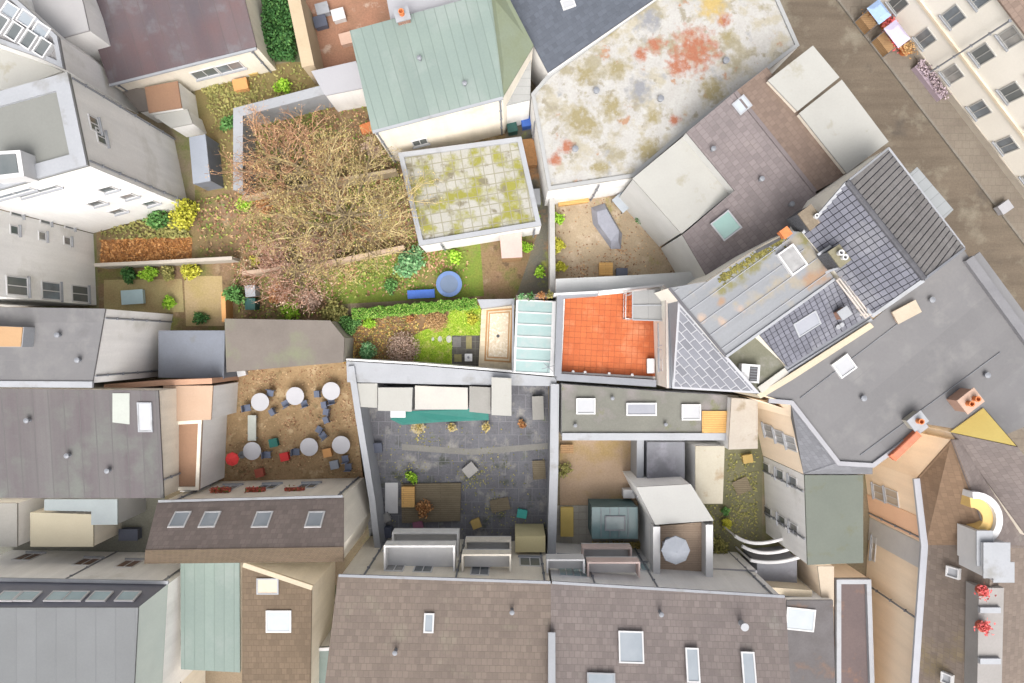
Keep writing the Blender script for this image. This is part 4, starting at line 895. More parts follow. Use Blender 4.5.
for z in (2.9, 5.6): balcony(b, 4.35, 7.4, Yn2 + .1, z, .9, mat('pink_panel', (.62, .50, .46), (.56, .44, .40), .7, .8, .06))
balcony(b, 2.0, 4.2, Yn2 + .35, 5.6, .8, whitepaint)
c = P(697, 628, 9.4); mb = MB(); mb.lathe((c.x + 2.6, c.y, 8.7), [(.16, 0), (.16, .5), (.22, .52), (.22, .62)], 12); mb.build('vent_pipe', palezinc, b)
# --- dark roofs right of them
dk = [(786, 600, 4.4), (832, 600, 4.4), (836, 760, 4.4), (786, 760, 4.4)]
b = building('dark_flat_house', 'low building with dark grey flat roof and pale skylight right of the mauve roof', 'building', dk, white, [(dk, darkroof)], over=.03); skylight(b, dk, 800, 619, 1.75, 1.35, ang=-6)
dk = [(834, 578, 3.6), (868, 578, 3.6), (874, 760, 3.6), (834, 760, 3.6)]
building('dark_brown_flat', 'narrow dark brown flat roof with peach parapet beside the tall peach house', 'building', dk, peach, [(dk, mat('dark_brown_roof', (.17, .13, .125), (.14, .11, .11), .5, .9, .15, patch=[((.25, .15, .11), .7, .62, .06)]))], over=.03, rimm=palezinc, rim=(.28, .25))
lb = [(817, 566, 3.9), (833, 566, 3.9), (833, 606, 3.9), (822, 606, 3.9)]
building('peach_stub', 'short peach wall block at the corner of the dark brown flat roof', 'outbuilding', lb, peach, [(lb, mat('cream_cap', (.7, .6, .48), (.64, .54, .42), 1, .8, .1))], over=.02)

# --- courtyard in the middle: walls, sheds and tarpaulin
wallrun('courtyard_wall', 'pale grey wall between the beer garden and the dark paved courtyard', [(351, 366), (359, 420), (372, 500), (378, 552)], 2.5, .35, palezinc)
wallrun('courtyard_wall', 'wide pale grey wall on the east side of the dark paved courtyard', [(555, 384), (554, 470), (551, 574)], 2.6, .48, palezinc)
lr = [(347, 361.2, 2.2), (415, 365.3, 2.2), (486, 371.2, 2.2), (556, 377.5, 2.2), (556, 386, 2.2), (430, 384, 2.2), (348, 382, 2.2)]
building('lean_to_roof', 'long pale grey lean-to roof south of the garden boundary wall', 'lean-to', lr, palezinc, [(lr, palezinc)], over=.02)
for lab, q4, z, m_ in (('white shed with a flat white roof at the west end of the courtyard sheds', [(379, 388), (412, 388), (411, 411), (379, 410)], 2.5, whiteroof),
                      ('narrow white shed against the beer garden wall, westernmost of the courtyard sheds', [(358, 384), (377, 384), (377, 407), (360, 406)], 2.3, whiteroof),
                      ('wide grey and cream shed in the middle of the courtyard sheds', [(416, 386), (467, 388), (467, 409), (416, 409)], 2.4, mat('cream_grey_roof', (.47, .45, .40), (.40, .39, .37), .7, .8, .08)),
                      ('white shed with dark top strip, left of the two east courtyard sheds', [(470, 387), (490, 388), (490, 413), (470, 411)], 2.5, mat('pale_grey_roof', (1, 1, 1))),
                      ('tall white shed at the east end of the courtyard sheds', [(492, 378), (511, 379), (511, 415), (492, 414)], 3.0, whiteroof)):
    q = [(*p, z) for p in q4]; building('courtyard_shed', lab, 'shed', q, whitepaint, [(q, m_)], over=.06, t=.08, grp='sheds along the courtyard wall')
tt = thing('tarpaulin', 'long teal green tarpaulin stretched in front of the courtyard sheds', 'tarpaulin', P(440, 416, 0))
mb = MB(); q = PP([(390, 419, 1.7), (408, 411, 2.1), (488, 408, 2.1), (489, 420, 1.8), (440, 422, 1.65), (402, 425, 1.6)]); mb.slab(q, .03); mb.build('sheet', mat('teal_tarp', (.02, .15, .125), (.015, .12, .10), 1, .6, .15), tt)
for px, py in ((391, 419), (488, 409), (488, 420), (440, 421)):
    c = P(px, py, 1.6); mb = MB(); mb.bar((c.x, c.y, 0), (c.x, c.y, 1.62), .03); mb.build('pole', zinc, tt)
def simple_box(name, label, cat, px, py, z, a, b, h, m, rot=0, lid=None, grp=None):
    c = P(px, py, z + h); t = thing(name, label, cat, (c.x, c.y, z), grp)
    mb = MB(); mb.box(c.x, c.y, z, a, b, h * .88, R(rot)); mb.build('body', m, t)
    mb = MB(); mb.box(c.x, c.y, z + h * .88, a + .06, b + .06, h * .12, R(rot)); mb.build('lid', lid or m, t); return t
simple_box('cardboard_box', 'white flat box lying in front of the westernmost courtyard shed', 'box', 398, 414, 2.15, .9, .4, .15, whitepaint)
structure('path', [(402, 444), (470, 449), (548, 443), (548, 449), (470, 455), (402, 450)], .014, mat('pale_path', (.24, .235, .215), (.20, .195, .18), .8, .9, .2))
dd = thing('wooden_deck', 'weathered beige wooden deck in the south of the dark courtyard', 'deck', P(430, 500, 0)); mb = MB(); mb.prism(PP([(401, 484), (461, 483), (460, 521), (402, 523)], .2), 0); mb.build('boards', mat('grey_deck', (.23, .19, .13), (.18, .15, .10), .8, .9, .2, grid=(2.4, .14, .01, (.1, .08, .05), .4)), dd)
simple_box('wooden_chest', 'orange wooden chest on the courtyard deck', 'chest', 408, 497, .2, .8, 1.3, .5, woodo)
bush('potted_bush', 'orange-leaved bush at the south end of the courtyard deck', 424, 509, .75, .8, 'rust', 500, .1, base=.2)
bush('potted_bush', 'bright lime green bush at the north-west corner of the courtyard deck', 412, 477, .55, .6, 'lime', 500, .1)
simple_box('white_door', 'white board lying beside the courtyard deck', 'board', 391.5, 498, .0, .8, 2.0, .12, whitepaint)
for px, py, lb in ((418, 427, 'largest sand-coloured stone pot in front of the teal tarpaulin'), (452, 427, 'middle sand-coloured pot in front of the teal tarpaulin'), (486, 427, 'sand-coloured pot at the east end of the teal tarpaulin')):
    c = P(px, py, .4); t = thing('stone_pot', lb, 'plant pot', (c.x, c.y, .014), 'sand-coloured pots by the tarpaulin'); s_ = .42 if px == 418 else .28
    mb = MB(); mb.lathe((c.x, c.y, .014), [(s_ * .7, 0), (s_, .4), (s_ * 1.08, .45), (s_ * .85, .45)], 14); mb.build('pot', mat('sand_pot', (.42, .36, .24), (.36, .31, .2), 1, .9, .1), t)
    mb = MB()
    for k in range(80): mb.leaf(c + Vector((random.gauss(0, s_ * .5), random.gauss(0, s_ * .5), .12 + random.random() * .15)), .1)
    mb.build('foliage', lv['gold'], t)
# --- right of it: dark flat roof behind the terrace, small yards, the white block
fr_ = [(562, 384, 3.0), (668, 392, 3.0), (738, 396, 3.0), (735, 437, 3.0), (562, 437, 3.0)]
b = building('felt_roof_annexe', 'long dark green-grey felt roof south of the red terrace with three small rooflights', 'annexe', fr_, white, [(fr_, greenfelt)], over=.02)
for px, py, w, h in ((585.5, 406, 1.2, 1.0), (641, 409, 1.9, .8), (690.5, 412, 1.2, 1.0)): skylight(b, fr_, px, py, w, h, whitepaint, mat('blind_pane', (1, 1, 1)) if px == 641 else glassw, hgt=.22)
bartrim(b, 'coping', [(562, 436.5, 3.15), (735, 436.5, 3.15)], .45, .12, palezinc)
mb = MB(); q = PP([(702, 411, 3.2), (729, 411, 3.2), (728, 433, 3.2), (702, 433, 3.2)]); mb.slab([p - Vector((0, 0, .05)) for p in q], .08); mb.build('timber_deck', woodo, b)
pr = [(731, 398, 3.8), (757, 400, 3.8), (757, 448, 3.8), (728, 449, 3.8)]
building('pale_roof_annexe', 'pale stained roof between the felt roof and the white west front', 'annexe', pr, white, [(pr, mat('pale_stained_roof', (.55, .51, .45), (.47, .42, .36), .7, .85, .1, patch=[((.36, .3, .22), .9, .62, .06)]))], over=.02)
wallrun('garden_wall', 'pale grey garden wall between the beige yard and the little dark roof', [(640.5, 440), (640, 498)], 2.4, .4, palezinc)
dk = [(647, 442, 2.6), (684, 442, 2.6), (684, 483, 2.6), (647, 483, 2.6)]
building('little_dark_roof', 'little dark grey flat roof north of the white terrace block', 'shed', dk, palezinc, [(dk, mat('dark_grey_roof', (.21, .215, .235), (.17, .17, .19), .5, .9, .12, patch=[((.27, .27, .30), .6, .62, .06)]))], over=.02)
cr_ = [(695, 446, 3.0), (724, 446, 3.0), (722, 503, 3.0), (695, 503, 3.0)]
building('cream_roof_annexe', 'narrow cream stained roof left of the green yard', 'annexe', cr_, white, [(cr_, mat('cream_stained_roof', (.60, .56, .46), (.52, .48, .38), .7, .85, .1, patch=[((.42, .33, .22), .9, .63, .05)]))], over=.02)
wb = [(636, 487, 5.0), (690, 484, 5.0), (713, 520, 5.0), (655, 524, 5.0)]
b = building('white_terrace_block', 'white rendered block with high white parapets around a tan roof terrace', 'house', [(636, 487, 5.0), (690, 484, 5.0), (713, 520, 5.0), (713, 592, 5.0), (655, 592, 5.0), (654, 524, 5.0)], white, [(wb, mat('off_white_roof', (.60, .60, .58), (.55, .55, .53), .5, .8, .06))], over=.02)
mb = MB(); mb.slab(PP([(656, 526, 4.2), (712, 521, 4.2), (712, 592, 4.2), (656, 592, 4.2)]), .05); mb.build('terrace_floor', mat('tan_deck', (.40, .31, .235), (.33, .25, .19), .8, .9, .15, grid=(1.5, .14, .01, (.22, .17, .12), .4)), b)
for pts in ([(656, 526), (656, 592)], [(708.5, 524), (708.5, 592)]): 
    q = PP(pts, 5.0); mb = MB(); d = (q[1] - q[0]).normalized(); mb.obox((q[0] + q[1]) / 2 - Vector((0, 0, .75)), d, Vector((-d.y, d.x, 0)), Vector((0, 0, 1)), (q[1] - q[0]).length, .42, .95); mb.build('parapet', whitepaint, b)
def parasol(label, px, py, zb, r, h, m, grp=None, seg=8):
    c = P(px, py, zb + h); t = thing('parasol', label, 'parasol', (c.x, c.y, zb), grp)
    mb = MB(); mb.bar((c.x, c.y, zb), (c.x, c.y, zb + h), .03); mb.build('pole', zinc, t)
    mb = MB(); mb.lathe((c.x, c.y, zb), [(r, h - .38), (r * .98, h - .30), (r * .5, h - .13), (.05, h)], seg); mb.build('canopy', m, t)
    mb = MB(); mb.lathe((c.x, c.y, zb), [(.25, 0), (.25, .05), (.06, .09)], 12); mb.build('base', zinc, t); return t
parasol('slate grey parasol on the tan roof terrace of the white block', 677, 552, 4.25, .85, 2.2, mat('grey_fabric', (.30, .32, .36), (.26, .28, .31), 1, .9, .05))
simple_box('white_chair', 'white lounge cube in the west corner of the tan roof terrace', 'stool', 668, 549, 4.25, .55, .7, .4, whitepaint)
wl = [(705, 568, 3.6), (756, 570, 3.6), (756, 593, 3.6), (705, 593, 3.6)]
building('white_flat_annexe', 'low white flat roof between the white terrace block and the mauve roof', 'annexe', wl, white, [(wl, mat('lilac_white', (.66, .66, .70), (.62, .62, .66), .5, .8, .04))], over=.02)
# teal greenhouse and patio things
gh = [(592, 507, 2.3), (637, 507, 2.3), (637, 538, 2.3), (592, 538, 2.3)]
b = building('greenhouse', 'dark teal glass-roofed greenhouse on the pale patio', 'greenhouse', gh, mat('teal_frame', (.10, .17, .18), (.08, .14, .15), 1, .5, .1), [(gh, mat('dark_teal_glass', (.13, .21, .22), (.10, .165, .175), .7, .2, .05))], over=.03)
skylight(b, gh, 615, 523, 1.3, .95, zinc, mat('teal_pane2', (.20, .26, .27), (.17, .22, .23), 1, .2, 0))
mb = MB()
for f in (.2, .4, .6, .8): 
    a, c_ = P(592 + 45 * f, 508, 2.43), P(592 + 45 * f, 537, 2.43); mb.obox((a + c_) / 2, Vector((0, 1, 0)), Vector((1, 0, 0)), Vector((0, 0, 1)), (a - c_).length, .04, .03)
mb.build('glazing_bar', zinc, b)
simple_box('sun_bed', 'yellow cushioned sun bed on the pale patio west of the greenhouse', 'sun bed', 567, 522, .006, .8, 1.9, .35, mat('yellow_cushion', (.62, .47, .16), (.56, .42, .13), 1, .9, .08))
hgt_ = thing('low_hedge', 'low yellow-green planting strip south of the greenhouse', 'hedge', P(615, 544, 0))
mb = MB()
for k in range(900): c = P(random.uniform(592, 640), random.uniform(541, 548), 0); mb.leaf(c + Vector((0, 0, random.uniform(.05, .5))), .12)
mb.build('foliage', lv['gold'], hgt_)
bush('potted_bush', 'yellow flowering bush at the edge of the green yard', 727, 526, .5, .8, 'yellow', 400, .1)
bush('potted_bush', 'small green bush north of the yellow one in the green yard', 726, 511, .35, .6, 'green', 250, .1)
bush('leafy_shrub', 'brownish shrub beside the white canopy in the green yard', 722, 548, 1.0, .9, 'olive', 600, .1)
# white-beamed canopy
cy = thing('stair_canopy', 'dark glass stair canopy carried by three curved white beams', 'canopy', P(770, 555, 0))
mb = MB(); q = PP([(757, 562, 2.6), (797, 558, 2.6), (797, 586, 2.6), (757, 586, 2.6)]); mb.prism(q, 0); mb.build('glass_box', mat('dark_grey_roof', (1, 1, 1)), cy)
for (a, b_, c_) in (((735, 536), (757, 552), (798, 532)), ((742, 546), (765, 560), (800, 545)), ((750, 560), (775, 566), (803, 556))):
    pts = [P(*a, 2.8).lerp(P(*b_, 2.8), t_).lerp(P(*b_, 2.8).lerp(P(*c_, 2.8), t_), t_) for t_ in [k / 10 for k in range(11)]]
    mb = MB()
    for p_, q_ in zip(pts, pts[1:]): mb.bar(p_, q_, .11, n=6)
    mb.build('beam', whitepaint, cy)
for px, py in ((736, 537), (797, 533), (802, 556), (750, 560)):
    c = P(px, py, 2.7); mb = MB(); mb.bar((c.x, c.y, 0), (c.x, c.y, 2.75), .06); mb.build('post', whitepaint, cy)
wallrun('yard_wall', 'beige wall head between the stair canopy and the dark flat roof', [(756, 590), (812, 594)], 3.9, .4, mat('coping_cream', (1, 1, 1)))
# --- corner building east: grey flat roof, mansard, peach and white west front
ZB = 8.4
gp_ = [(764, 395, ZB), (872, 320, ZB), (960, 247, ZB), (1075, 405, ZB), (1000, 436, ZB), (926, 424, ZB), (872, 464, ZB), (838, 462, ZB), (790, 402.5, ZB)]
b = building('corner_building', 'large corner building with wide plain grey flat roof east of the town house', 'building', [(764, 395, ZB), (872, 320, ZB), (960, 247, ZB), (1075, 405, ZB), (1000, 436, ZB), (926, 424, ZB), (872, 464, ZB), (838, 462, ZB), (792, 404, ZB)], peach, [(gp_, greyflat)], over=.0, rdir=((872, 320), (960, 247)))
bartrim(b, 'roof_edge', [(768, 400.5, ZB + .12), (791, 402.5, ZB + .12), (838, 463, ZB + .12), (872, 465, ZB + .12), (926, 425, ZB + .12)], .24, .14, mat('pale_lilac_edge', (.62, .62, .66), (.56, .56, .60), 1, .6, .05))
bartrim(b, 'street_parapet', [(966, 259, ZB + .1), (1075, 408, ZB + .1)], .5, .3, mat('dark_slate_edge', (.19, .19, .20), (.16, .16, .17), 1, .8, .1))
bartrim(b, 'street_gutter', [(973, 256, ZB), (1082, 404, ZB)], .75, .1, mat('grey_flat_light', (.36, .36, .37), (.32, .32, .33), .5, .8, .08))
ZL = 6.4
mq = [(772, 402, ZL), (789, 408, ZL), (803.5, 474, ZL), (872, 474, ZL), (872, 464, ZL), (838, 462, ZL), (791, 403, ZL)]
mb = MB(); mb.walls(PP([(762, 401, ZL), (789, 410, ZL), (803.5, 474, ZL), (872, 473, ZL), (872, 464, ZL), (838, 462, ZL), (791, 403, ZL)]), 0); mb.build('wall', peach, b)
slm = mat('mansard_slate', (.20, .205, .225), (.17, .175, .19), .6, .7, .1, grid=(.3, .25, .012, (.14, .14, .155), .5))
for pl in ([(789, 409, ZL), (803.5, 474, ZL), (838, 462.5, ZB), (791, 403, ZB)], [(803.5, 474, ZL), (872, 474, ZL), (872, 464.5, ZB), (838, 462.5, ZB)]):
    mb = MB(); mb.slab(PP(pl), .06); mb.build('mansard_slope', slm, b)
facade(b, (789, 409, ZL), (803.5, 474, ZL), [(769, 431, .9, 1.5), (780, 437, .9, 1.5), (791, 443, .9, 1.5)], panem=glassw)
skylight(b, gp_, 843, 366, 1.05, .95, whitepaint, glassw, ang=36, hgt=.2)
chimney(b, 907, 312, ZB + .4, ZB, 1.3, .6, 28, mat('peach_chimney', (.62, .42, .30), (.55, .36, .26), 1, .9, .1, grid=(.24, .08, .008, (.5, .4, .32), .5)), 0, capm=mat('cream_cap', (.7, .6, .48), (.64, .54, .42), 1, .8, .1))
chimney(b, 971, 401, ZB + 1.2, ZB, 1.0, .8, 38, mat('red_brown_chimney', (.40, .25, .19), (.32, .2, .15), 1, .9, .15), 2, capm=mat('rusty_cap', (.46, .32, .25), (.38, .27, .21), 1, .9, .1))
chimney(b, 918, 421, ZB + .8, ZB, .8, .6, 38, mat('grey_chimney', (.42, .39, .33), (.34, .32, .27), 1, .9, .15), 1)
q = PP([(890, 456, ZB + .5), (917, 431, ZB + .5), (922, 436, ZB + .5), (896, 461, ZB + .5)]); t = thing('planter', 'long orange-red planter box on the south parapet of the grey corner roof', 'planter', cen(q) - Vector((0, 0, .35)))
mb = MB(); mb.prism(q, ZB + .14); mb.build('box', mat('orange_red', (.58, .19, .10), (.5, .15, .08), 1, .8, .1), t)
mb = MB(); mb.slab([p + (cen(q) - p) * .15 for p in q], .03); mb.build('filling', mat('orange_red_in', (.5, .2, .12), (.42, .16, .1), 2, .9, .2), t)
# yellow gable face leaned back to catch sky light, brown roof behind
ya, yb, yc = P(950, 432, 8.6), P(983, 408, 8.6), None
c = P(1016, 446, 13.0); pv = (ya + yb) / 2; 
b = thing('gable_house', 'house with bright yellow triangular roof hip above the grey corner roof', 'house', Vector((pv.x, pv.y, 0)))
d = (yb - ya).normalized(); n = Vector((d.y, -d.x, 0)); n = n if n.x > 0 else -n
top = P(1016, 446, 10.8); dep = 7.0
mb = MB(); mb.hull([Vector((p.x, p.y, z)) for p, z in ((ya, 0), (yb, 0), (yb + n * dep, 0), (ya + n * dep, 0))] , [ya, yb, yb + n * dep, ya + n * dep]); mb.build('wall', cream, b)
mb = MB(); A3 = up_poly([ya, yb, top]); mb.hull([p - Vector((0, 0, .2)) for p in A3], [p + Vector((0, 0, .03)) for p in A3]); mb.build('roof_hip', mat('yellow_render', (.95, .76, .26), (.9, .7, .22), .6, .85, .05), b)
for s0, m_ in ((ya, bottomr2), (yb, bottomr2)):
    mb = MB(); mb.slab([s0 + n * .05, s0 + n * dep, top + n * dep, top + n * .05], .1); mb.build('roof', m_, b)
# green flat-roofed block with the white west front
wf = [(804, 475, ZL), (862, 475, ZL), (862, 562, ZL), (807, 564, ZL)]
b = building('green_roof_block', 'white block with plain grey-green flat roof south of the corner building', 'building', wf, white, [(wf, mat('sage_flat_roof', (.25, .275, .235), (.22, .245, .21), .4, .9, .08, patch=[((.22, .22, .13), .6, .66, .08)]))], over=.02)
facade(b, (804, 475, ZL), (807, 564, ZL), [(766, 468, .7, 1.2), (780, 475, .7, 1.2), (793, 482, .7, 1.2), (768, 512, .7, 1.2), (782, 521, .7, 1.2), (794, 529, .7, 1.2)])
# peach house with the white gutter
ZP = 6.2
e = [(918, 478, ZP), (926, 545, ZP), (911, 760, ZP)]; rd = [(951, 440, 9.0), (990, 545, 9.2), (980, 760, 9.2)]; ee = [(1000, 440, 6.8), (1062, 548, 6.8), (1050, 760, 6.8)]
b = building('peach_house', 'long peach house with kinked white gutter and brown roof at the lower right', 'house', [e[0], e[1], e[2], rd[2], ee[2], ee[1], ee[0], rd[0]], peach, [([e[0], e[1], rd[1], rd[0]], mat('ochre_brown_roof', (.30, .20, .13), (.265, .18, .12), .4, .85, .1, grid=(.3, .34, .014, (.22, .15, .1), .5))), ([e[1], e[2], rd[2], rd[1]], mat('greybrown_roof', (.325, .26, .215), (.285, .23, .195), .35, .85, .1, patch=[((.36, .28, .14), .3, .64, .08)], grid=(.3, .34, .014, (.24, .195, .16), .5))), ([rd[0], rd[1], ee[1], ee[0]], bottomr2), ([rd[1], rd[2], ee[2], ee[1]], bottomr)], over=.06)
bartrim(b, 'gutter', [(917, 478, ZP), (924.5, 545, ZP), (909.5, 760, ZP)], .55, .16, mat('lilac_gutter', (.62, .64, .70), (.56, .58, .64), 1, .5, .05))
A_ = PP([e[0], e[1]]); 
for (a_, b_, f0, f1, m_) in ((e[1], e[2], .0, .12, whitepaint), (e[0], e[1], .60, .97, mat('deep_peach', (.85, .56, .38), (.8, .51, .34), .5, .9, .06))):
    p0, p1 = P(*a_), P(*b_); x0, x1 = p0.lerp(p1, f0), p0.lerp(p1, f1); d = (x1 - x0).normalized(); nn = Vector((d.y, -d.x, 0)); nn = nn if nn.x < 0 else -nn
    mb = MB(); mb.obox(Vector(((x0.x + x1.x) / 2, (x0.y + x1.y) / 2, 0)) + nn * .01, d, nn, Vector((0, 0, 1)), (x1 - x0).length, .05, ZP - .1); mb.build('facade_band', m_, b)
facade(b, e[0], e[1], [(880, 493, 1.0, 1.5), (892, 497, 1.0, 1.5)], panem=mat('tan_pane', (1, 1, 1)))
facade(b, e[1], e[2], [(874, 549, 1.6, .5)], panem=mat('tan_pane', (1, 1, 1)))
for px, py, w, h in ((955, 572, .6, .7), (949, 678, .6, .6)): skylight(b, [e[1], e[2], rd[2], rd[1]], px, py, w, h, whitepaint, glassw, hgt=.3)
rdg = PP([(975, 520, 9.6)])[0]
mb = MB()
for k in range(12):
    a0, a1 = R(95 - k * 13), R(95 - (k + 1) * 13); q = [rdg + Vector((math.cos(a) * r_, math.sin(a) * r_, 0)) for a, r_ in ((a0, 1.15), (a0, 1.5), (a1, 1.5), (a1, 1.15))]
    mb.prism(q, 8.0)
ba = mb.build('curved_parapet', whitepaint, b)
mb = MB()
for k in range(12):
    a0, a1 = R(95 - k * 13), R(95 - (k + 1) * 13); q = [rdg + Vector((math.cos(a) * r_, math.sin(a) * r_, -.25)) for a, r_ in ((a0, .6), (a0, 1.15), (a1, 1.15), (a1, .6))]
    mb.prism(q, 8.0)
mb.build('yellow_ledge', mat('ochre_ledge', (.60, .42, .16), (.54, .37, .14), 1, .85, .08), ba)
for px, py, w, h in ((984, 548, .75, 2.2), (996, 560, 1.3, 2.2), (1003, 572, 1.0, 1.2)):
    zz = {984: 9.7, 996: 10.0, 1003: 9.9}[px]; c = P(px, py, zz); mb = MB(); mb.box(c.x, c.y, 8.0 + (10 - zz) * .3, w, h * .8, zz - 8.0 - (10 - zz) * .3); dm = mb.build('dormer', whitepaint, b); mb = MB(); mb.box(c.x, c.y, zz, w + .12, h * .8 + .12, .07); mb.build('dormer_roof', palezinc, dm)
gs = [(979, 588, 9.45), (1004, 588, 9.45), (1000, 760, 9.45), (976, 760, 9.45)]
mb = MB(); mb.prism(PP(gs), 8.4); rw = mb.build('roof_walkway', mat('grey_walkway', (.29, .275, .265), (.25, .24, .23), .6, .9, .1), b)
for py, m_, w in ((610, palezinc, 1.1), (661, palezinc, 1.1)): 
    c = P(990, py, 9.6); mb = MB(); mb.box(c.x, c.y, 9.45, w, .3, .2); mb.build('walkway_step', m_, rw)
for py, lb in ((592, 'upper red flower tub on the grey roof walkway'), (628, 'lower red flower tub on the grey roof walkway')):
    c = P(985, py, 9.9); t = thing('flower_tub', lb, 'flower tub', (c.x, c.y, 9.45)); mb = MB(); mb.lathe((c.x, c.y, 9.45), [(.25, 0), (.3, .3), (.24, .3)], 12); mb.build('tub', mat('red_box', (1, 1, 1)), t)
    mb = MB()
    for k in range(110): mb.leaf(c + Vector((random.gauss(0, .17), random.gauss(0, .17), -.1 + random.random() * .15)), .1)
    mb.build('flowers', leafmat('pink_red_flowers', (.5, .08, .08), (.62, .12, .12), (.66, .2, .18)), t)

# --- opposite side of the street: long pale building
foot = [Vector((871 - 134 * 2.2, 0 - 175 * 2.2)), Vector((871 + 134 * 2.6, 175 * 2.6))]
kk = 1.2136; tops = [tuple((512 + (p.x - 512) * kk, 341.5 + (p.y - 341.5) * kk, 8.1)) for p in foot]
ctr = P(938, 87.5, 0); Aw, Bw = P(foot[0].x, foot[0].y, 0), P(foot[1].x, foot[1].y, 0); d = (Bw - Aw).normalized(); n = Vector((-d.y, d.x, 0)); n = n if n.x > 0 else -n
b = thing('street_building', 'long pale cream building across the street with three rows of dark windows', 'building', Vector((ctr.x, ctr.y, 0)))
mb = MB(); mb.hull([Aw, Bw, Bw + n * 11, Aw + n * 11] if newell([Aw, Bw, Bw + n * 11]).z > 0 else [Aw, Aw + n * 11, Bw + n * 11, Bw], [p + Vector((0, 0, 8.1)) for p in ([Aw, Bw, Bw + n * 11, Aw + n * 11] if newell([Aw, Bw, Bw + n * 11]).z > 0 else [Aw, Aw + n * 11, Bw + n * 11, Bw])]); mb.build('wall', mat('pale_street_render', (.80, .77, .70), (.74, .71, .64), .4, .9, .05), b)
mb = MB(); mb.slab([Aw - n * .3 + Vector((0, 0, 8.1)), Bw - n * .3 + Vector((0, 0, 8.1)), Bw + n * 6 + Vector((0, 0, 11)), Aw + n * 6 + Vector((0, 0, 11))], .12); mb.build('roof', brownr, b)
o0 = ray_plane(951, 75, Aw, n); t0_ = (o0 - Aw).dot(d)
sp = (ray_plane(977, 111, Aw, n) - ray_plane(922, 41, Aw, n)).dot(d) / 2
for row, (zc, hh) in enumerate(((1.8, 1.7), (4.7, 1.7), (7.0, 1.5))):
    tr0 = t0_ if row == 0 else (ray_plane(982, 55, Aw, n) - Aw).dot(d) if row == 1 else (ray_plane(1013, 36, Aw, n) - Aw).dot(d)
    for k in range(-3, 7):
        c = Aw + d * (tr0 + k * sp) + Vector((0, 0, zc)); window(b, Aw, Bw, -n, Vector((c.x, c.y, zc)), 1.05, hh * .85, framem=mat('grey_frame', (.42, .42, .40), (.36, .36, .35), 1, .6, .05))
mb = MB(); p0, p1 = Aw - n * .06 + Vector((0, 0, 3.25)), Bw - n * .06 + Vector((0, 0, 3.25)); mb.obox((p0 + p1) / 2, d, n, Vector((0, 0, 1)), (p1 - p0).length, .12, .22); mb.build('string_course', mat('sand_course', (.70, .60, .46), (.64, .55, .42), 1, .9, .06), b)
mb = MB(); p0, p1 = Aw - n * .03, Bw - n * .03; mb.obox((p0 + p1) / 2, d, n, Vector((0, 0, 1)), (p1 - p0).length, .06, .7); mb.build('plinth', mat('plinth_stone', (.42, .38, .32), (.36, .32, .27), 1, .9, .1), b)
# goods and planters in front of it
def street_pt(px, py, z=0): return P(px, py, z)
for i, (px, py, w, m_, lb) in enumerate(((880, 11, 1.1, mat('blue_fabric', (.30, .42, .62), (.26, .36, .55), 1, .8, .08), 'blue market stall awning nearest the top of the photo by the pale street building'),
                                 (898, 33, 1.3, mat('lilac_fabric', (.50, .46, .60), (.45, .41, .54), 1, .8, .08), 'lilac market stall awning second from the top by the pale street building'))):
    c = P(px, py, 2.2); t = thing('stall_awning', lb, 'market stall', (c.x, c.y, .12))
    for sx in (-1, 1):
        for sy in (-1, 1): p = c + d * sx * w * .5 + n * sy * .4; mb = MB(); mb.bar((p.x, p.y, .12), (p.x, p.y, 2.1), .025); mb.build('pole', zinc, t)
    mb = MB(); a_ = c + Vector((0, 0, .15)); q = [c - d * w * .6 - n * .5, c + d * w * .6 - n * .5, c + d * w * .6 + n * .5, c - d * w * .6 + n * .5]; q = up_poly([p - Vector((0, 0, .1)) for p in q]); mb.hull(q, [p * .5 + (cen(q) + Vector((0, 0, .35))) * .5 for p in q]); mb.build('canopy', m_, t)
    mb = MB(); mb.obox(Vector((c.x, c.y, .12)), d, n, Vector((0, 0, 1)), w, .6, .7); mb.build('counter', wood, t)
for px, py, lf, lb in ((873, 14, 'rust', 'red-orange flower tub beside the blue stall awning'), (889, 22, 'red', 'red flower tub between the two stall awnings'), (893, 44, 'red', 'red flower tub on the road side of the lilac stall'), (908, 48, 'tan', 'orange flower tub at the lower end of the lilac stall')):
    c = P(px, py, .7); t = thing('flower_tub', lb, 'flower tub', (c.x, c.y, .12)); mb = MB(); mb.lathe((c.x, c.y, .12), [(.3, 0), (.38, .4), (.3, .4)], 12); mb.build('tub', terra, t)
    mb = MB()
    for k in range(160): mb.leaf(c + Vector((random.gauss(0, .25), random.gauss(0, .25), -.15 + random.random() * .3)), .12)
    mb.build('flowers', lv.get(lf) or leafmat('pink_red_flowers', (0, 0, 0), (0, 0, 0), (0, 0, 0)), t)
pa, pb = P(918, 64, .5), P(944, 97, .5); dd_ = (pb - pa).normalized(); t = thing('street_planter', 'long mauve planter trough along the pale street building', 'planter', Vector(((pa.x + pb.x) / 2, (pa.y + pb.y) / 2, .12)))
mb = MB(); mb.obox(Vector(((pa.x + pb.x) / 2, (pa.y + pb.y) / 2, .12)), dd_, Vector((-dd_.y, dd_.x, 0)), Vector((0, 0, 1)), (pb - pa).length, .65, .45); mb.build('trough', mat('mauve_trough', (.36, .29, .33), (.31, .25, .29), 1, .8, .1), t)
mb = MB()
for k in range(500): mb.leaf(pa.lerp(pb, random.random()) + Vector((random.gauss(0, .15), random.gauss(0, .15), .1 + random.random() * .25)), .11)
mb.build('foliage', leafmat('mauve_leaf', (.22, .18, .16), (.36, .28, .31), (.46, .38, .42)), t)
simple_box('sand_bag', 'white bulk bag standing at the roadside near the right edge', 'bulk bag', 1006, 207, .13, .8, .6, .5, MATS['lilac_white'], 35)

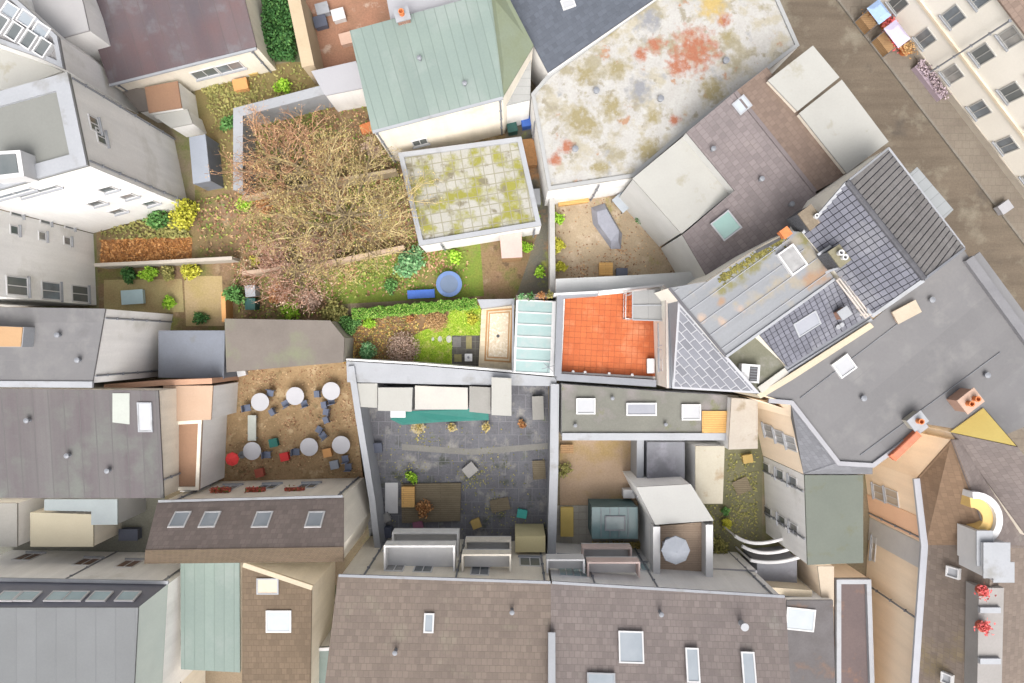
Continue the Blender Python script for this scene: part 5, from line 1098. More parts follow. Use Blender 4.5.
# --- north: green-roofed house, white stained hall, brown roof house
gq_ = [(351, 32, 8.0), (490, -6, 8.0), (503, 97, 6.9), (373, 131, 6.9)]
gp2 = [(490, -6, 8.0), (506, -6, 7.0), (533, 46, 6.0), (503, 97, 6.9)]
b = building('green_roof_house', 'house with broad pale green metal roof and cream south wall', 'house', [gq_[0], gq_[1], (506, -6, 7.0), (533, 46, 6.0), gq_[2], gq_[3]], cream, [(gq_, greenroof), (gp2, mat('mossy_green_roof', (.34, .40, .30), (.30, .34, .20), .5, .7, .12))], over=.05)
bartrim(b, 'gutter', [(373, 132.5, 6.9), (503, 98.5, 6.9)], .16, .12, palezinc)
facade(b, gq_[3], gq_[2], [(420, 142, 1.0, 1.2)])
wq = [(391, 20, 7.2), (474, 0, 7.2), (468, -50, 7.2), (380, -40, 7.2)]
b = building('white_roof_house', 'white flat-roofed house behind the green roof at the top edge', 'house', wq, white, [(wq, mat('lilac_white', (1, 1, 1)))], over=.02)
chimney(b, 402, 14, 8.6, 7.2, .7, .6, 15, brick, 1)
wq = [(494, 56, 4.4), (531, 50, 4.4), (530, 100, 4.4), (505, 106, 4.4)]
building('white_annexe', 'small white annexe with ribbed flat roof east of the green roof', 'annexe', wq, white, [(wq, mat('ribbed_white', (.56, .57, .56), (.5, .51, .5), .6, .7, .08, grid=(5, .5, .03, (.42, .43, .42), 0)))], over=.03)
structure('yard', [(503, 108), (534, 104), (548, 200), (548, 300), (515, 300), (540, 226), (521, 137), (506, 140)], .012, mat('side_yard', (.19, .16, .11), (.12, .13, .12), .6, .95, .3, patch=[((.40, .22, .10), .5, .6, .06), ((.30, .32, .06), .6, .62, .06)]))
mq_ = [(399, 154, 3.2), (521, 138, 3.2), (541, 226, 3.2), (420, 246, 3.2)]
building('mossy_roof_building', 'flat roof of pale slabs overgrown with yellow moss south of the green roof', 'building', mq_, white, [(mq_, mossy)], over=.02, rimm=palezinc, rim=(.3, .15), rdir=((420, 246), (541, 226)))
sq = [(497, -24, 5.2), (548, 73, 5.2), (662, -6, 5.2), (640, -60, 5.2), (520, -60, 5.2)]
b = building('slate_roof_house', 'house with smooth blue-grey slate roof at the top edge', 'house', sq, white, [(sq, slateblue)], over=.02, rdir=((548, 73), (662, -6)))
skylight(b, sq, 568, 4, .8, .6, whitepaint, glassw, ang=20)
hq = [(531, 95, 4.6), (548, 75, 4.6), (655, -2, 4.6), (700, -40, 4.6), (772, -12, 4.6), (798, 47, 4.6), (686, 133, 4.6), (633, 178, 4.6), (548, 191, 4.6)]
building('stained_roof_hall', 'large hall with white flat roof stained by rust, moss and puddle marks', 'hall', hq, white, [(hq, stained)], over=.0, rimm=mat('pale_grey_rim', (.60, .61, .61), (.55, .56, .56), 1, .7, .06), rim=(.22, .12))
ws = [(685, 136, 5.9), (733, 190, 5.9), (681, 233, 5.9), (633, 179, 5.9)]
building('white_square_annexe', 'square white flat-roofed annexe in the angle of the purple-brown roof', 'annexe', ws, mat('grey_white_render', (.6, .6, .58), (.52, .52, .5), .5, .9, .08), [(ws, whiteroof)], over=.05)
wallrun('alley_wall', 'short pale wall stub at the south corner of the square white annexe', [(684, 236), (701, 262)], 3.5, .5, white)
# purple-brown street house
pl = [(735, 92, 7.8), (815, 192, 7.8), (707, 279, 5.6)]
pp_ = lift([(686, 133), (735, 92), (815, 192), (815, 238), (716, 288), (707, 278), (682, 235), (734, 191)], pl)
pl2 = [(735, 92, 7.8), (815, 192, 7.8), (848, 174, 7.3)]
br_ = lift([(735, 92), (766, 68), (847, 174), (835, 181), (815, 192)], pl2)
b = building('street_house', 'street house with big purple-brown roof, teal skylight and white dormers', 'house', pp_, mat('grey_white_render', (1, 1, 1)), [(pp_, purple)], over=.0)
mb = MB(); mb.walls(PP(br_), 0); mb.build('wall', cream, b); mb = MB(); mb.slab(PP(br_), .12); mb.build('roof', brownr, b)
bartrim(b, 'ridge', [(735, 92, 7.9), (815, 192, 7.9)], .22, .08, mat('mauve_ridge', (.29, .25, .25), (.25, .21, .21), 1, .8, .1))
skylight(b, pp_[:3], 726, 225.5, 1.3, 1.25, palezinc, mat('teal_skylight', (.30, .50, .46), (.26, .45, .42), 1, .2, .03), hgt=.3)
skylight(b, pp_[:3], 742, 105, .8, .8, palezinc, mat('ice_pane', (.60, .66, .72), (.55, .6, .66), 1, .2, .03))
for dq in ([(768, 81, 7.8), (812, 47, 7.8), (838, 78, 7.8), (797, 111, 7.8)], [(799, 114, 7.8), (841, 81, 7.8), (887, 142, 7.8), (846, 173, 7.8)]):
    mb = MB(); mb.prism([p - Vector((0, 0, .02)) for p in PP(dq)], 0 if False else 3); dm = mb.build('dormer', cream, b); mb = MB(); mb.slab(expand(PP(dq), .04), .1); mb.build('dormer_roof', whiteroof, dm)
# pale passage roof north of the terrace
pq = [(556, 279, 3.2), (640, 275, 3.2), (703, 271, 3.2), (707, 281, 3.2), (670, 289, 3.2), (640, 290, 3.2), (556, 296, 3.2)]
building('passage_roof', 'low pale grey passage roof between the gravel courtyard and the red terrace', 'outbuilding', pq, white, [(pq, mat('passage_grey', (.52, .53, .53), (.45, .46, .46), .5, .8, .08))], over=.0)
wallrun('garden_wall', 'pale garden wall on the west side of the gravel courtyard', [(552, 192), (553, 294)], 2.3, .3, white)
# top left
tq_ = [(111, 84, 3.6), (256.5, 47, 3.6), (232, -50, 4.2), (81, -6, 4.2)]
b = building('barn', 'low barn with broad streaked purple-red metal roof at the top left', 'barn', tq_, cream, [(tq_, redbrown)], over=.05, rdir=((111, 84), (256, 47)))
facade(b, tq_[0], tq_[1], [(205, 73, 1.6, 1.1), (230, 67, 1.6, 1.1)]); bartrim(b, 'gutter', [(110, 86, 3.6), (257, 49, 3.6)], .15, .12, palezinc)
aq = [(146, 88, 2.4), (178, 82, 2.4), (182, 108, 2.4), (150, 113, 2.4)]
building('brown_porch', 'small brown-roofed porch with white walls south of the purple-red barn', 'porch', aq, white, [(aq, mat('brown_sheet', (1, 1, 1)))], over=.03)
aq = [(118, 86, 2.2), (146, 90, 2.2), (150, 111, 2.2), (140, 112, 2.2)]
building('brown_lean_to', 'dull brown lean-to between the barn and the tall white apartment block', 'lean-to', aq, white, [(aq, mat('grey_brown_felt', (1, 1, 1)))], over=.02)
aq = [(154, 116, 2.0), (188, 110, 2.0), (193, 124, 2.0), (172, 128, 2.0)]
building('white_shed', 'low white shed roof south of the brown porch', 'shed', aq, white, [(aq, whiteroof)], over=.03)
aq = [(84, 4, 6.0), (90, 31, 6.0), (61, 39, 6.0), (18, 0, 6.0), (18, -40, 6.0), (70, -40, 6.0)]
building('pale_flat_house', 'plain very pale flat roof at the top left beside the barn', 'house', aq, white, [(aq, mat('pale_lilac_roof', (.62, .61, .61), (.56, .55, .56), .4, .8, .05))], over=.02)
aq = [(18, 0, 7.5), (60, 38, 7.5), (66, 70, 7.5), (40, 58, 7.5), (-40, 30, 7.5), (-40, -30, 7.5), (10, -30, 7.5)]
b = building('dormer_house', 'pale house with row of glazed dormers at the top left corner', 'house', aq, white, [(aq, mat('cluttered_grey', (.44, .43, .43), (.36, .35, .36), .8, .8, .12))], over=.02, rimm=palezinc)
for px, py in ((4, 26), (18, 34), (32, 42), (46, 50)): skylight(b, aq[:3], px, py, .75, 1.0, whitepaint, glassd, ang=-33, hgt=.35)
for px, py in ((12, 12), (28, 20), (43, 32)): skylight(b, aq[:3], px, py, .9, .8, whitepaint, glassl, ang=-33, hgt=.2)
wq = [(-60, 30, 6.0), (-8, 44, 6.0), (36, 60, 6.0), (64, 72, 6.0), (20, 88, 6.0), (-60, 100, 6.0)]
building('white_link_house', 'white flat-roofed link between the dormer house and the tall apartment block', 'house', wq, white, [(wq, whiteroof)], over=.0)
aq = [(190, 138, 2.0), (206, 135, 2.0), (211, 181, 2.0), (194, 184, 2.0)]
building('blue_shed', 'narrow pale blue shed roof at the east foot of the white apartment block', 'shed', aq, bluegrey, [(aq, mat('pale_blue_sheet', (.46, .50, .58), (.40, .44, .50), .5, .6, .08))], over=.02)
# walls around the northern gardens
wallrun('garden_wall', 'wide pale blue-grey wall head stepping round the olive yard', [(238, 190), (238, 112), (330, 88)], 2.4, .55, palezinc)
pq = [(312, 72, 3.0), (356, 62, 3.0), (366, 88, 3.0), (326, 96, 3.0)]
building('pale_garage', 'pale lilac flat garage roof west of the green-roofed house', 'garage', pq, white, [(pq, mat('lilac_white', (1, 1, 1)))], over=.02)
wallrun('yard_wall', 'tan wall between the dark hedge yard and the red courtyard', [(292, -10), (308, 66)], 3.2, .7, mat('tan_wall', (.56, .45, .31), (.5, .4, .27), .6, .9, .1))
wallrun('garden_wall', 'pinkish garden wall running across under the bare tree', [(242, 273), (330, 262), (404, 247)], 1.2, .22, mat('pink_wall', (.50, .37, .27), (.42, .31, .23), .6, .9, .12))
wallrun('garden_wall', 'thin tan garden wall behind the bare tree', [(242, 198), (300, 186), (396, 170)], 1.4, .2, mat('tan_wall', (1, 1, 1)))
wallrun('garden_fence', 'pale fence between the orange bed and the small hedge garden', [(94, 265), (160, 262), (232, 258)], 1.5, .2, mat('tan_white', (.62, .56, .48), (.55, .5, .43), .6, .9, .1), 'fence')
wallrun('garden_fence', 'low orange board fence at the east end of the bare lawn', [(223, 292), (224, 322)], 1.2, .25, mat('orange_board', (.58, .30, .12), (.5, .26, .1), .6, .9, .1), 'fence')
# the bare tree
def tree(name, label, px, py, h, spread, twigm, seed, leaf=None, nleaf=0, levels=4):
    rnd = random.Random(seed); c = P(px, py, h * .6); c.z = 0; t = thing(name, label, 'tree', c)
    mb = MB(); tips = []; tw = MB()
    top = c + Vector((.2, -.1, h * .28)); mb.bar(c, top, .26, .18, 8)
    def grow(p, d, L, r, lev):
        q = p + d * L * .5; d2 = (d + Vector((rnd.gauss(0, .18), rnd.gauss(0, .18), rnd.gauss(0, .08)))).normalized(); e = q + d2 * L * .5
        tgt = mb if lev < 2 else tw
        tgt.bar(p, q, r, r * .8, 5 if lev < 2 else 3); tgt.bar(q, e, r * .8, r * .6, 5 if lev < 2 else 3)
        tips.append((e, lev))
        if lev >= levels: return
        for k in range(4 if lev < 2 else 3):
            a = rnd.uniform(0, 6.28); nd = (d2 + Vector((math.cos(a), math.sin(a), rnd.uniform(-.2, .5))) * rnd.uniform(.5, .95)).normalized()
            grow(q if k % 2 else e, nd, L * rnd.uniform(.55, .78), r * .555, lev + 1)
    for k in range(11):
        a = k * .571 + rnd.uniform(-.25, .25); el = rnd.uniform(.15, .7)
        grow(top, Vector((math.cos(a), math.sin(a), el)).normalized(), spread * rnd.uniform(.38, .52), .11, 0)
    grow(top, Vector((0, 0, 1)), h * .3, .12, 0)
    mb.build('trunk', bark if not leaf == 'x' else barky, t); tw.build('twigs', twigm, t)
    if leaf:
        mb = MB()
        for k in range(nleaf):
            e, lev = rnd.choice(tips)
            if lev < 2: continue
            mb.leaf(e + Vector((rnd.gauss(0, .2), rnd.gauss(0, .2), rnd.gauss(0, .15))), rnd.uniform(.04, .075))
        mb.build('crown', lv[leaf], t)
    return t
tree('bare_tree', 'big bare spreading tree with straw-coloured twigs in the northern garden', 334, 208, 7.5, 5.7, leafmat('straw_twig', (.26, .19, .10), (.40, .31, .16), (.52, .44, .22)), 5, 'gold', 6000)
tree('bare_tree', 'smaller reddish bare tree with fine twigs north-west of the big straw-coloured one', 282, 165, 5.0, 4.0, leafmat('red_twig', (.30, .16, .09), (.44, .25, .15), (.54, .36, .22)), 11, 'tan', 2400, 4)
tree('bare_tree', 'low brownish bare tree with pink twigs behind the small bins', 290, 268, 4.0, 3.4, leafmat('pink_twig', (.28, .15, .10), (.42, .24, .17), (.52, .34, .25)), 17, 'pink', 2200, 4)
for a_ in (('round_bush', 'blue-green soft bush between the bare tree and the mossy flat roof', 408, 262, 1.5, 2.0, 'blue', 1300, .13),
           ('round_bush', 'grey-green bush at the north-west corner of the garden hedge', 334, 312, 1.1, 1.6, 'olive', 900, .12),
           ('round_bush', 'lime bush in front of the pink shrub in the northern garden', 290, 309, .8, .8, 'lime', 500, .12),
           ('round_bush', 'salmon pink shrub beside the lime bush in the northern garden', 309, 299, 1.1, 1.0, 'pink', 700, .12),
           ('round_bush', 'dark red shrub under the low bare tree', 276, 294, 1.2, 1.1, 'rust', 700, .12),
           ('tall_hedge', 'tall mid green hedge column beside the bare lawn', 234, 296, .8, 2.2, 'green', 800, .12),
           ('round_bush', 'bright green bush at the north-east corner of the pale fence garden', 244, 203, .8, 1.2, 'lime', 500, .12),
           ('round_bush', 'yellow-green tree-like bush at the corner of the white apartment block', 181, 214, 1.3, 2.4, 'yellow', 900, .13),
           ('round_bush', 'green bush left of the yellow-green one by the apartment block', 156, 218, 1.1, 2.0, 'green', 700, .13),
           ('round_bush', 'dark green clipped bush first in the row behind the pale fence', 128, 275, .75, 1.2, 'dark', 600, .11),
           ('round_bush', 'bright green clipped bush second in the row behind the pale fence', 147, 275, .75, 1.2, 'lime', 600, .11),
           ('round_bush', 'olive clipped bush third in the row behind the pale fence', 166, 274, .7, 1.1, 'olive', 500, .11),
           ('round_bush', 'yellow bush in the bare lawn garden east of the olive clipped bush', 189, 272, .9, 1.0, 'yellow', 500, .11),
           ('round_bush', 'little green bush by the white gable of the grey-roofed house', 168, 302, .6, .9, 'lime', 350, .11),
           ('round_bush', 'dark shrub on the bare lawn', 200, 318, .7, .7, 'dark', 350, .11),
           ('round_bush', 'green shrub in the olive yard south of the barn', 226, 122, .8, 1.0, 'green', 400, .12),
           ('round_bush', 'lime shrub beside the pale wall head in the olive yard', 282, 84, .8, 1.0, 'lime', 450, .12),
           ('round_bush', 'green bush by the square white annexe in the gravel courtyard', 645, 213, .95, 1.2, 'green', 600, .12),
           ('round_bush', 'yellow-green bush at the north end of the wall west of the gravel courtyard', 559, 218, .6, 1.0, 'lime', 350, .11),
           ('round_bush', 'yellow bush at the middle of the wall west of the gravel courtyard', 558, 244, .7, 1.1, 'yellow', 400, .11),
           ('round_bush', 'yellow-green bush at the south end of the wall west of the gravel courtyard', 560, 266, .6, .9, 'yellow', 350, .11),
           ('round_bush', 'lime bush in the side yard beside the pink shed', 526, 248, .6, .9, 'lime', 350, .11),
           ('round_bush', 'small lime bush south of the pink shed in the side yard', 540, 271, .5, .8, 'lime', 300, .11),
           ('round_bush', 'yellow-green bush at the edge of the mossy flat roof', 534, 219, .6, 1.0, 'lime', 300, .11),
           ('round_bush', 'olive bush north of the stained roof corner by the gravel courtyard', 598, 180, .7, 1.0, 'olive', 350, .11)):
    bush(*a_)
dh = thing('dark_hedge', 'dark green hedge block in the yard between barn and tan wall', 'hedge', P(280, 26, 0))
mb = MB()
for k in range(3200): c = P(random.uniform(262, 292) + 4 * 0, random.uniform(-8, 56), 1.2); c.z = random.uniform(.2, 1.5); c.x += (0); mb.leaf(c, .14)
mb.build('foliage', lv['dark'], dh)
# things in the gardens
tr = thing('trampoline', 'round blue trampoline on the bright lawn north of the garden hedge', 'trampoline', P(449, 284, 0)); c = P(449, 284, .7)
mb = MB(); mb.lathe((c.x, c.y, .62), [(.62, 0), (.62, .05)], 28); mb.build('mat', mat('tramp_mat', (.13, .17, .25), (.11, .15, .22), 1, .7, .05), tr)
mb = MB()
for k in range(28):
    a0, a1 = k * 6.2832 / 28, (k + 1) * 6.2832 / 28; mb.prism([Vector((c.x + math.cos(a) * r_, c.y + math.sin(a) * r_, .70)) for a, r_ in ((a0, .6), (a0, .86), (a1, .86), (a1, .6))], .66)
mb.build('edge_pad', mat('tramp_pad', (.12, .19, .36), (.10, .16, .32), 1, .6, .05), tr)
for k in range(6):
    a = k * 1.047; mb = MB(); mb.bar((c.x + math.cos(a) * .8, c.y + math.sin(a) * .8, 0), (c.x + math.cos(a) * .8, c.y + math.sin(a) * .8, .66), .025); mb.build('leg', zinc, tr)
simple_box('storage_box', 'long bright blue storage box behind the garden hedge', 'storage box', 421, 294, .01, 1.75, .5, .5, mat('bright_blue', (.05, .13, .45), (.04, .11, .38), 1, .5, .08), 3)
pk = [(500, 233, 2.2), (521, 232, 2.2), (522, 257, 2.2), (502, 258, 2.2)]
building('pink_shed', 'small pink-roofed shed south of the mossy flat roof', 'shed', pk, wood, [(pk, mat('pink_roof', (.52, .38, .34), (.46, .33, .3), .7, .8, .08))], over=.04)
simple_box('grey_bin', 'dark green wheeled bin beside the low bare tree', 'bin', 250, 304, .004, .6, .7, 1.0, mat('bin_green', (.03, .10, .09), (.025, .08, .07), 1, .5, .1), 0)
simple_box('grey_bin', 'pale grey wheeled bin north of the dark green one', 'bin', 250, 291, .004, .6, .7, 1.0, palezinc, 5)
bush('flowering_shrub', 'small orange-yellow flowering shrub near the pale grey bin', 254, 261, .5, .7, 'yellow', 300, .1)
tk = thing('tarpaulin', 'grey-blue crumpled tarpaulin over a stack in the gravel courtyard', 'tarpaulin', P(606, 225, 0))
g_ = [P(592, 206, .6), P(606, 201, .7), P(624, 232, .8), P(622, 248, .5), P(612, 248, .5), P(594, 222, .7)]; q = up_poly([Vector((p.x, p.y, .03)) for p in g_]); cc = cen(g_)
mb = MB(); mb.hull(q, [Vector((p.x + (cc.x - p.x) * .3, p.y + (cc.y - p.y) * .3, .55 + random.random() * .25)) for p in q]); mb.build('sheet', mat('grey_tarp', (.30, .31, .36), (.24, .25, .29), 1.2, .7, .15), tk)
t = thing('garden_table', 'square pale blue-white table in the gravel courtyard by the green bush', 'table', P(624, 201, .0)); c = P(624, 201, .75)
mb = MB(); mb.box(c.x, c.y, .71, 1.15, 1.15, .04, R(40)); mb.build('tabletop', mat('ice_pane', (1, 1, 1)), t)
for sx in (-1, 1):
    for sy in (-1, 1): v = rot2(Vector((sx * .5, sy * .5, 0)), R(40)); mb = MB(); mb.box(c.x + v.x, c.y + v.y, .006, .05, .05, .704, R(40)); mb.build('leg', zinc, t)
simple_box('storage_box', 'teal garden box at the north edge of the gravel courtyard', 'storage box', 606, 184, .006, 1.0, .6, .6, mat('teal_box', (.05, .36, .32), (.04, .3, .27), 1, .6, .08), 10)
simple_box('wooden_shed', 'long orange wooden bench box in the north-west corner of the gravel courtyard', 'bench', 573, 198, .006, 2.0, .75, .5, woodo, 8)
simple_box('wooden_crate', 'small orange wooden crate at the south edge of the gravel courtyard', 'crate', 606, 269, .006, .85, .8, .5, woodo, 0)
simple_box('dark_crate', 'dark blue crate beside the small orange crate', 'crate', 622, 273, .006, .7, .6, .5, mat('dark_blue', (.10, .11, .15), (.08, .09, .12), 1, .7, .1), 0)
c = P(682, 254, .8); t = thing('water_butt', 'round white water butt at the foot of the purple-brown roof', 'water butt', (c.x, c.y, .006)); mb = MB(); mb.lathe((c.x, c.y, .006), [(.42, 0), (.48, .5), (.42, .9), (.44, .95)], 18); mb.build('barrel', whitepaint, t); mb = MB(); mb.lathe((c.x, c.y, .95), [(.47, 0), (.47, .04), (.1, .08)], 18); mb.build('lid', whitepaint, t)
simple_box('blue_bin', 'blue bin in the narrow yard left of the stained hall', 'bin', 527, 121, .012, .7, .6, .9, mat('bright_blue', (1, 1, 1)), 10)
simple_box('wood_stack', 'orange-brown wood stack in the narrow yard left of the stained hall', 'wood stack', 530, 152, .012, .8, 1.7, .9, mat('wood_stack_m', (.40, .21, .09), (.3, .16, .07), 1.5, .9, .3), 5)
simple_box('grey_cabinet', 'pale cabinet in the narrow yard south of the wood stack', 'cabinet', 533, 197, .012, .9, 1.0, .9, palezinc, 5)
for px, py, m_, lb in ((322, 8, palezinc, 'grey-blue crate in the red courtyard at the top edge'), (338, 14, whitepaint, 'white crate in the red courtyard next to the grey-blue one'), (320, 21, mat('dark_blue', (1, 1, 1)), 'dark crate in the red courtyard south of the grey-blue one'), (346, 38, mat('peach_crate', (.55, .38, .3), (.5, .34, .26), 1, .8, .1), 'pink-brown crate in the red courtyard near the pale garage')):
    simple_box('crate', lb, 'crate', px, py, .008, .8, .7, .55, m_, 15)
# beer garden: six round white tables, benches and chairs
tm_ = mat('table_white', (.70, .70, .74), (.64, .64, .68), 1, .5, .04)
spots = [(260, 402, 'nearest the salmon annexe'), (295, 396, 'in the middle of the north row'), (331, 391, 'at the east end of the north row'), (309, 447, 'left of the pair near the east wall'), (341, 445, 'right of the pair near the east wall'), (252, 451, 'alone at the south-west beside the red parasol')]
c = P(260, 402, .74); rt = thing('round_table', 'x', 'table', (c.x, c.y, .006), 'round tables in the beer garden')
mb = MB(); mb.lathe((c.x, c.y, .71), [(.56, 0), (.60, .01), (.60, .03), (.59, .04)], 28); mb.build('tabletop', tm_, rt)
mb = MB(); mb.bar((c.x, c.y, .03), (c.x, c.y, .71), .04, n=8); mb.build('leg', zinc, rt); mb = MB(); mb.lathe((c.x, c.y, .006), [(.3, 0), (.3, .02), (.05, .05)], 16); mb.build('foot', zinc, rt)
for i, (px, py, w_) in enumerate(spots):
    c = P(px, py, .74); o_ = rt if i == 0 else copy_tree(rt, (c.x, c.y, .006)); o_['label'] = 'round white beer garden table ' + w_
chm = mat('chair_blue', (.12, .14, .20), (.10, .12, .17), 1, .6, .08)
def chair0(x, y, label):
    t = thing('garden_chair', label, 'chair', (x, y, .006), 'dark chairs in the beer garden')
    mb = MB(); mb.box(x, y, .43, .44, .44, .04); mb.build('seat', chm, t); mb = MB(); mb.box(x, y - .22, .47, .44, .04, .42); mb.build('backrest', chm, t)
    for sx in (-1, 1):
        for sy in (-1, 1): mb = MB(); mb.box(x + sx * .19, y + sy * .19, .006, .035, .035, .424); mb.build('leg', chm, t)
    return t
cs = [(317, 394, 95), (324, 405, 100), (326, 412, 80), (326, 420, 110), (319, 430, 60), (323, 436, 40), (345, 459, 10), (348, 467, 0), (267, 455, -90), (296, 452, -90), (285, 404, 30), (272, 412, 120), (270, 393, 170), (247, 408, -80), (304, 404, 20), (331, 401, 15)]
wh = ['west of the north-east table', 'at the top of the curved row of chairs', 'second from the top of the curved row', 'third from the top of the curved row', 'fourth from the top of the curved row', 'at the foot of the curved row', 'south of the right-hand table near the east wall', 'southernmost near the east wall', 'east of the lone south-west table', 'west of the left-hand table of the pair', 'below left of the middle north table', 'south-east of the north-west table', 'north-east of the north-west table', 'west of the north-west table', 'south-east of the middle north table', 'south of the north-east table']
c0 = None
for i, (px, py, a) in enumerate(cs):
    c = P(px, py, .5)
    if c0 is None: c0 = chair0(c.x, c.y, 'dark blue garden chair ' + wh[0]); c0.rotation_euler.z = R(a)
    else: copy_tree(c0, (c.x, c.y, .006), R(a), 'dark blue garden chair ' + wh[i])
bn = thing('garden_bench', 'pale green-grey bench along the west side of the beer garden', 'bench', P(252, 428, 0)); c = P(252, 428, .45)
mb = MB(); mb.box(c.x, c.y, .42, .55, 1.7, .05); mb.build('seat', mat('bench_grey', (.44, .46, .42), (.38, .4, .36), 1, .8, .1), bn)
for s in (-1, 1): mb = MB(); mb.box(c.x, c.y + s * .7, .006, .45, .06, .414); mb.build('leg', zinc, bn)
parasol('small bright red parasol in the south-west corner of the beer garden', 230, 460, .006, .45, 2.0, mat('red_fabric', (.62, .05, .05), (.55, .04, .04), 1, .8, .05))
for px, py, m_, lb in ((284, 457, 'red_fabric', 'red beer crate west of the pair of round tables'), (259, 473, 'red_box', 'dull red crate against the restaurant wall'), (327, 453, 'orange_board', 'orange wooden stool between the pair of round tables'), (273, 443, 'teal_tarp', 'teal stool east of the lone south-west table'), (334, 465, 'pale_blue_sheet', 'pale blue stool south of the pair of round tables'), (241, 372, 'white_paint', 'small white pot at the north edge of the beer garden')):
    simple_box('crate' if 'crate' in lb else 'stool' if 'stool' in lb else 'plant_pot', lb, 'crate' if 'crate' in lb else 'stool' if 'stool' in lb else 'pot', px, py, .006, .5, .5, .45, MATS[m_], 12)

# ================================================================== WEAR, PIPES AND CLUTTER
OB = lambda nm: [o for o in bpy.data.objects if o.parent is None and o.name.split('.')[0] == nm][0]
for nm, pts in (('green_roof_house', [(375, 130, 6.8), (500, 97, 6.8)]), ('apartment_building', [(88.5, 160, 10.7), (71, 77, 10.7)]), ('restaurant_house', [(172, 502, 5.9), (335, 498, 5.9)]),
                ('taupe_roof_house', [(362, 578, 7.9), (455, 581, 7.9), (545, 584, 7.9)]), ('mauve_roof_house', [(596, 587, 7.9), (660, 591, 7.9), (775, 597, 7.9)]), ('green_roof_block', [(804.5, 492, 6.3), (806, 540, 6.3)]),
                ('peach_house', [(925, 540, 6.1), (919, 620, 6.1)]), ('mansard_building', [(60, 582, 5.7), (160, 583, 5.7)]), ('barn', [(115, 83, 3.5), (250, 49, 3.5)]), ('stained_roof_hall', [(600, 184, 4.5), (535, 120, 4.5)]),
                ('mossy_roof_building', [(440, 243, 3.1), (535, 228, 3.1)]), ('grey_roof_house', [(104, 318, 7.5), (94, 376, 7.5)]), ('street_building', [(1011, 20, 8.0)]), ('workshop_hall', [(163, 480, 5.6)])):
    for p in pts: downpipe(OB(nm), *p)
# leaf litter and weeds on the open soil of the gardens
def scatter(name, label, poly, n, leafm, s0, s1, hmax, avoid=()):
    g = [(P(a, b).x, P(a, b).y) for a, b in poly]; x0, x1 = min(p[0] for p in g), max(p[0] for p in g); y0, y1 = min(p[1] for p in g), max(p[1] for p in g)
    mb = MB(); cl = [(random.uniform(x0, x1), random.uniform(y0, y1), random.uniform(.4, 1.3)) for _ in range(max(8, n // 90))]
    k = t = 0
    while k < n and t < n * 6:
        t += 1
        if random.random() < .7: c = random.choice(cl); x, y = random.gauss(c[0], c[2]), random.gauss(c[1], c[2] * .7)
        else: x, y = random.uniform(x0, x1), random.uniform(y0, y1)
        if not inside(x, y, g): continue
        mb.leaf(Vector((x, y, .03 + random.random() * hmax)), random.uniform(s0, s1), Vector((random.gauss(0, .5), random.gauss(0, .5), 1)).normalized()); k += 1
    return tag(mb.build(name, leafm), label, name.replace('_', ' '), None, 'stuff')
north = [(246, 118), (372, 96), (398, 160), (418, 246), (470, 250), (470, 290), (344, 298), (335, 316), (240, 318), (232, 262), (200, 255), (196, 200), (240, 192)]
litter = leafmat('litter', (.16, .08, .045), (.33, .18, .10), (.52, .36, .20))
scatter('leaf_litter', 'reddish brown leaf litter under the bare trees of the northern garden', north, 5200, litter, .06, .17, .08)
scatter('weeds', 'green and olive weeds between the leaf litter of the northern garden', north, 3600, leafmat('weed', (.08, .14, .03), (.20, .26, .05), (.36, .36, .10)), .06, .16, .22)
scatter('weeds', 'low green plants of the beds by the white apartment block', [(101, 200), (185, 198), (192, 238), (101, 240)], 1500, lv['olive'], .07, .18, .3)
scatter('leaf_litter', 'orange brown leaves on the long narrow bed by the pale fence', [(101, 240), (192, 237), (192, 261), (101, 263)], 1300, leafmat('orange_litter', (.22, .09, .03), (.42, .19, .06), (.56, .30, .12)), .06, .16, .12)
scatter('weeds', 'scrubby growth in the olive yard south of the barn', [(200, 82), (300, 62), (328, 82), (326, 90), (240, 108), (232, 190), (214, 190), (212, 120)], 1300, lv['olive'], .06, .17, .22)
scatter('leaf_litter', 'scattered leaves and twigs on the beer garden gravel', [(229, 370), (350, 366), (370, 484), (222, 484)], 1500, litter, .04, .11, .02)
scatter('leaf_litter', 'dead leaves and grit along the edges of the gravel courtyard', [(558, 190), (632, 186), (684, 240), (702, 278), (558, 278)], 900, litter, .04, .12, .03)
scatter('weeds', 'moss and weeds in the joints of the dark paved courtyard', [(366, 425), (546, 425), (548, 535), (376, 535)], 700, lv['olive'], .03, .1, .04)
scatter('leaf_litter', 'leaf litter in the green yard by the white west front', [(726, 452), (758, 452), (758, 545), (700, 545), (700, 505), (726, 505)], 700, lv['olive'], .05, .13, .06)
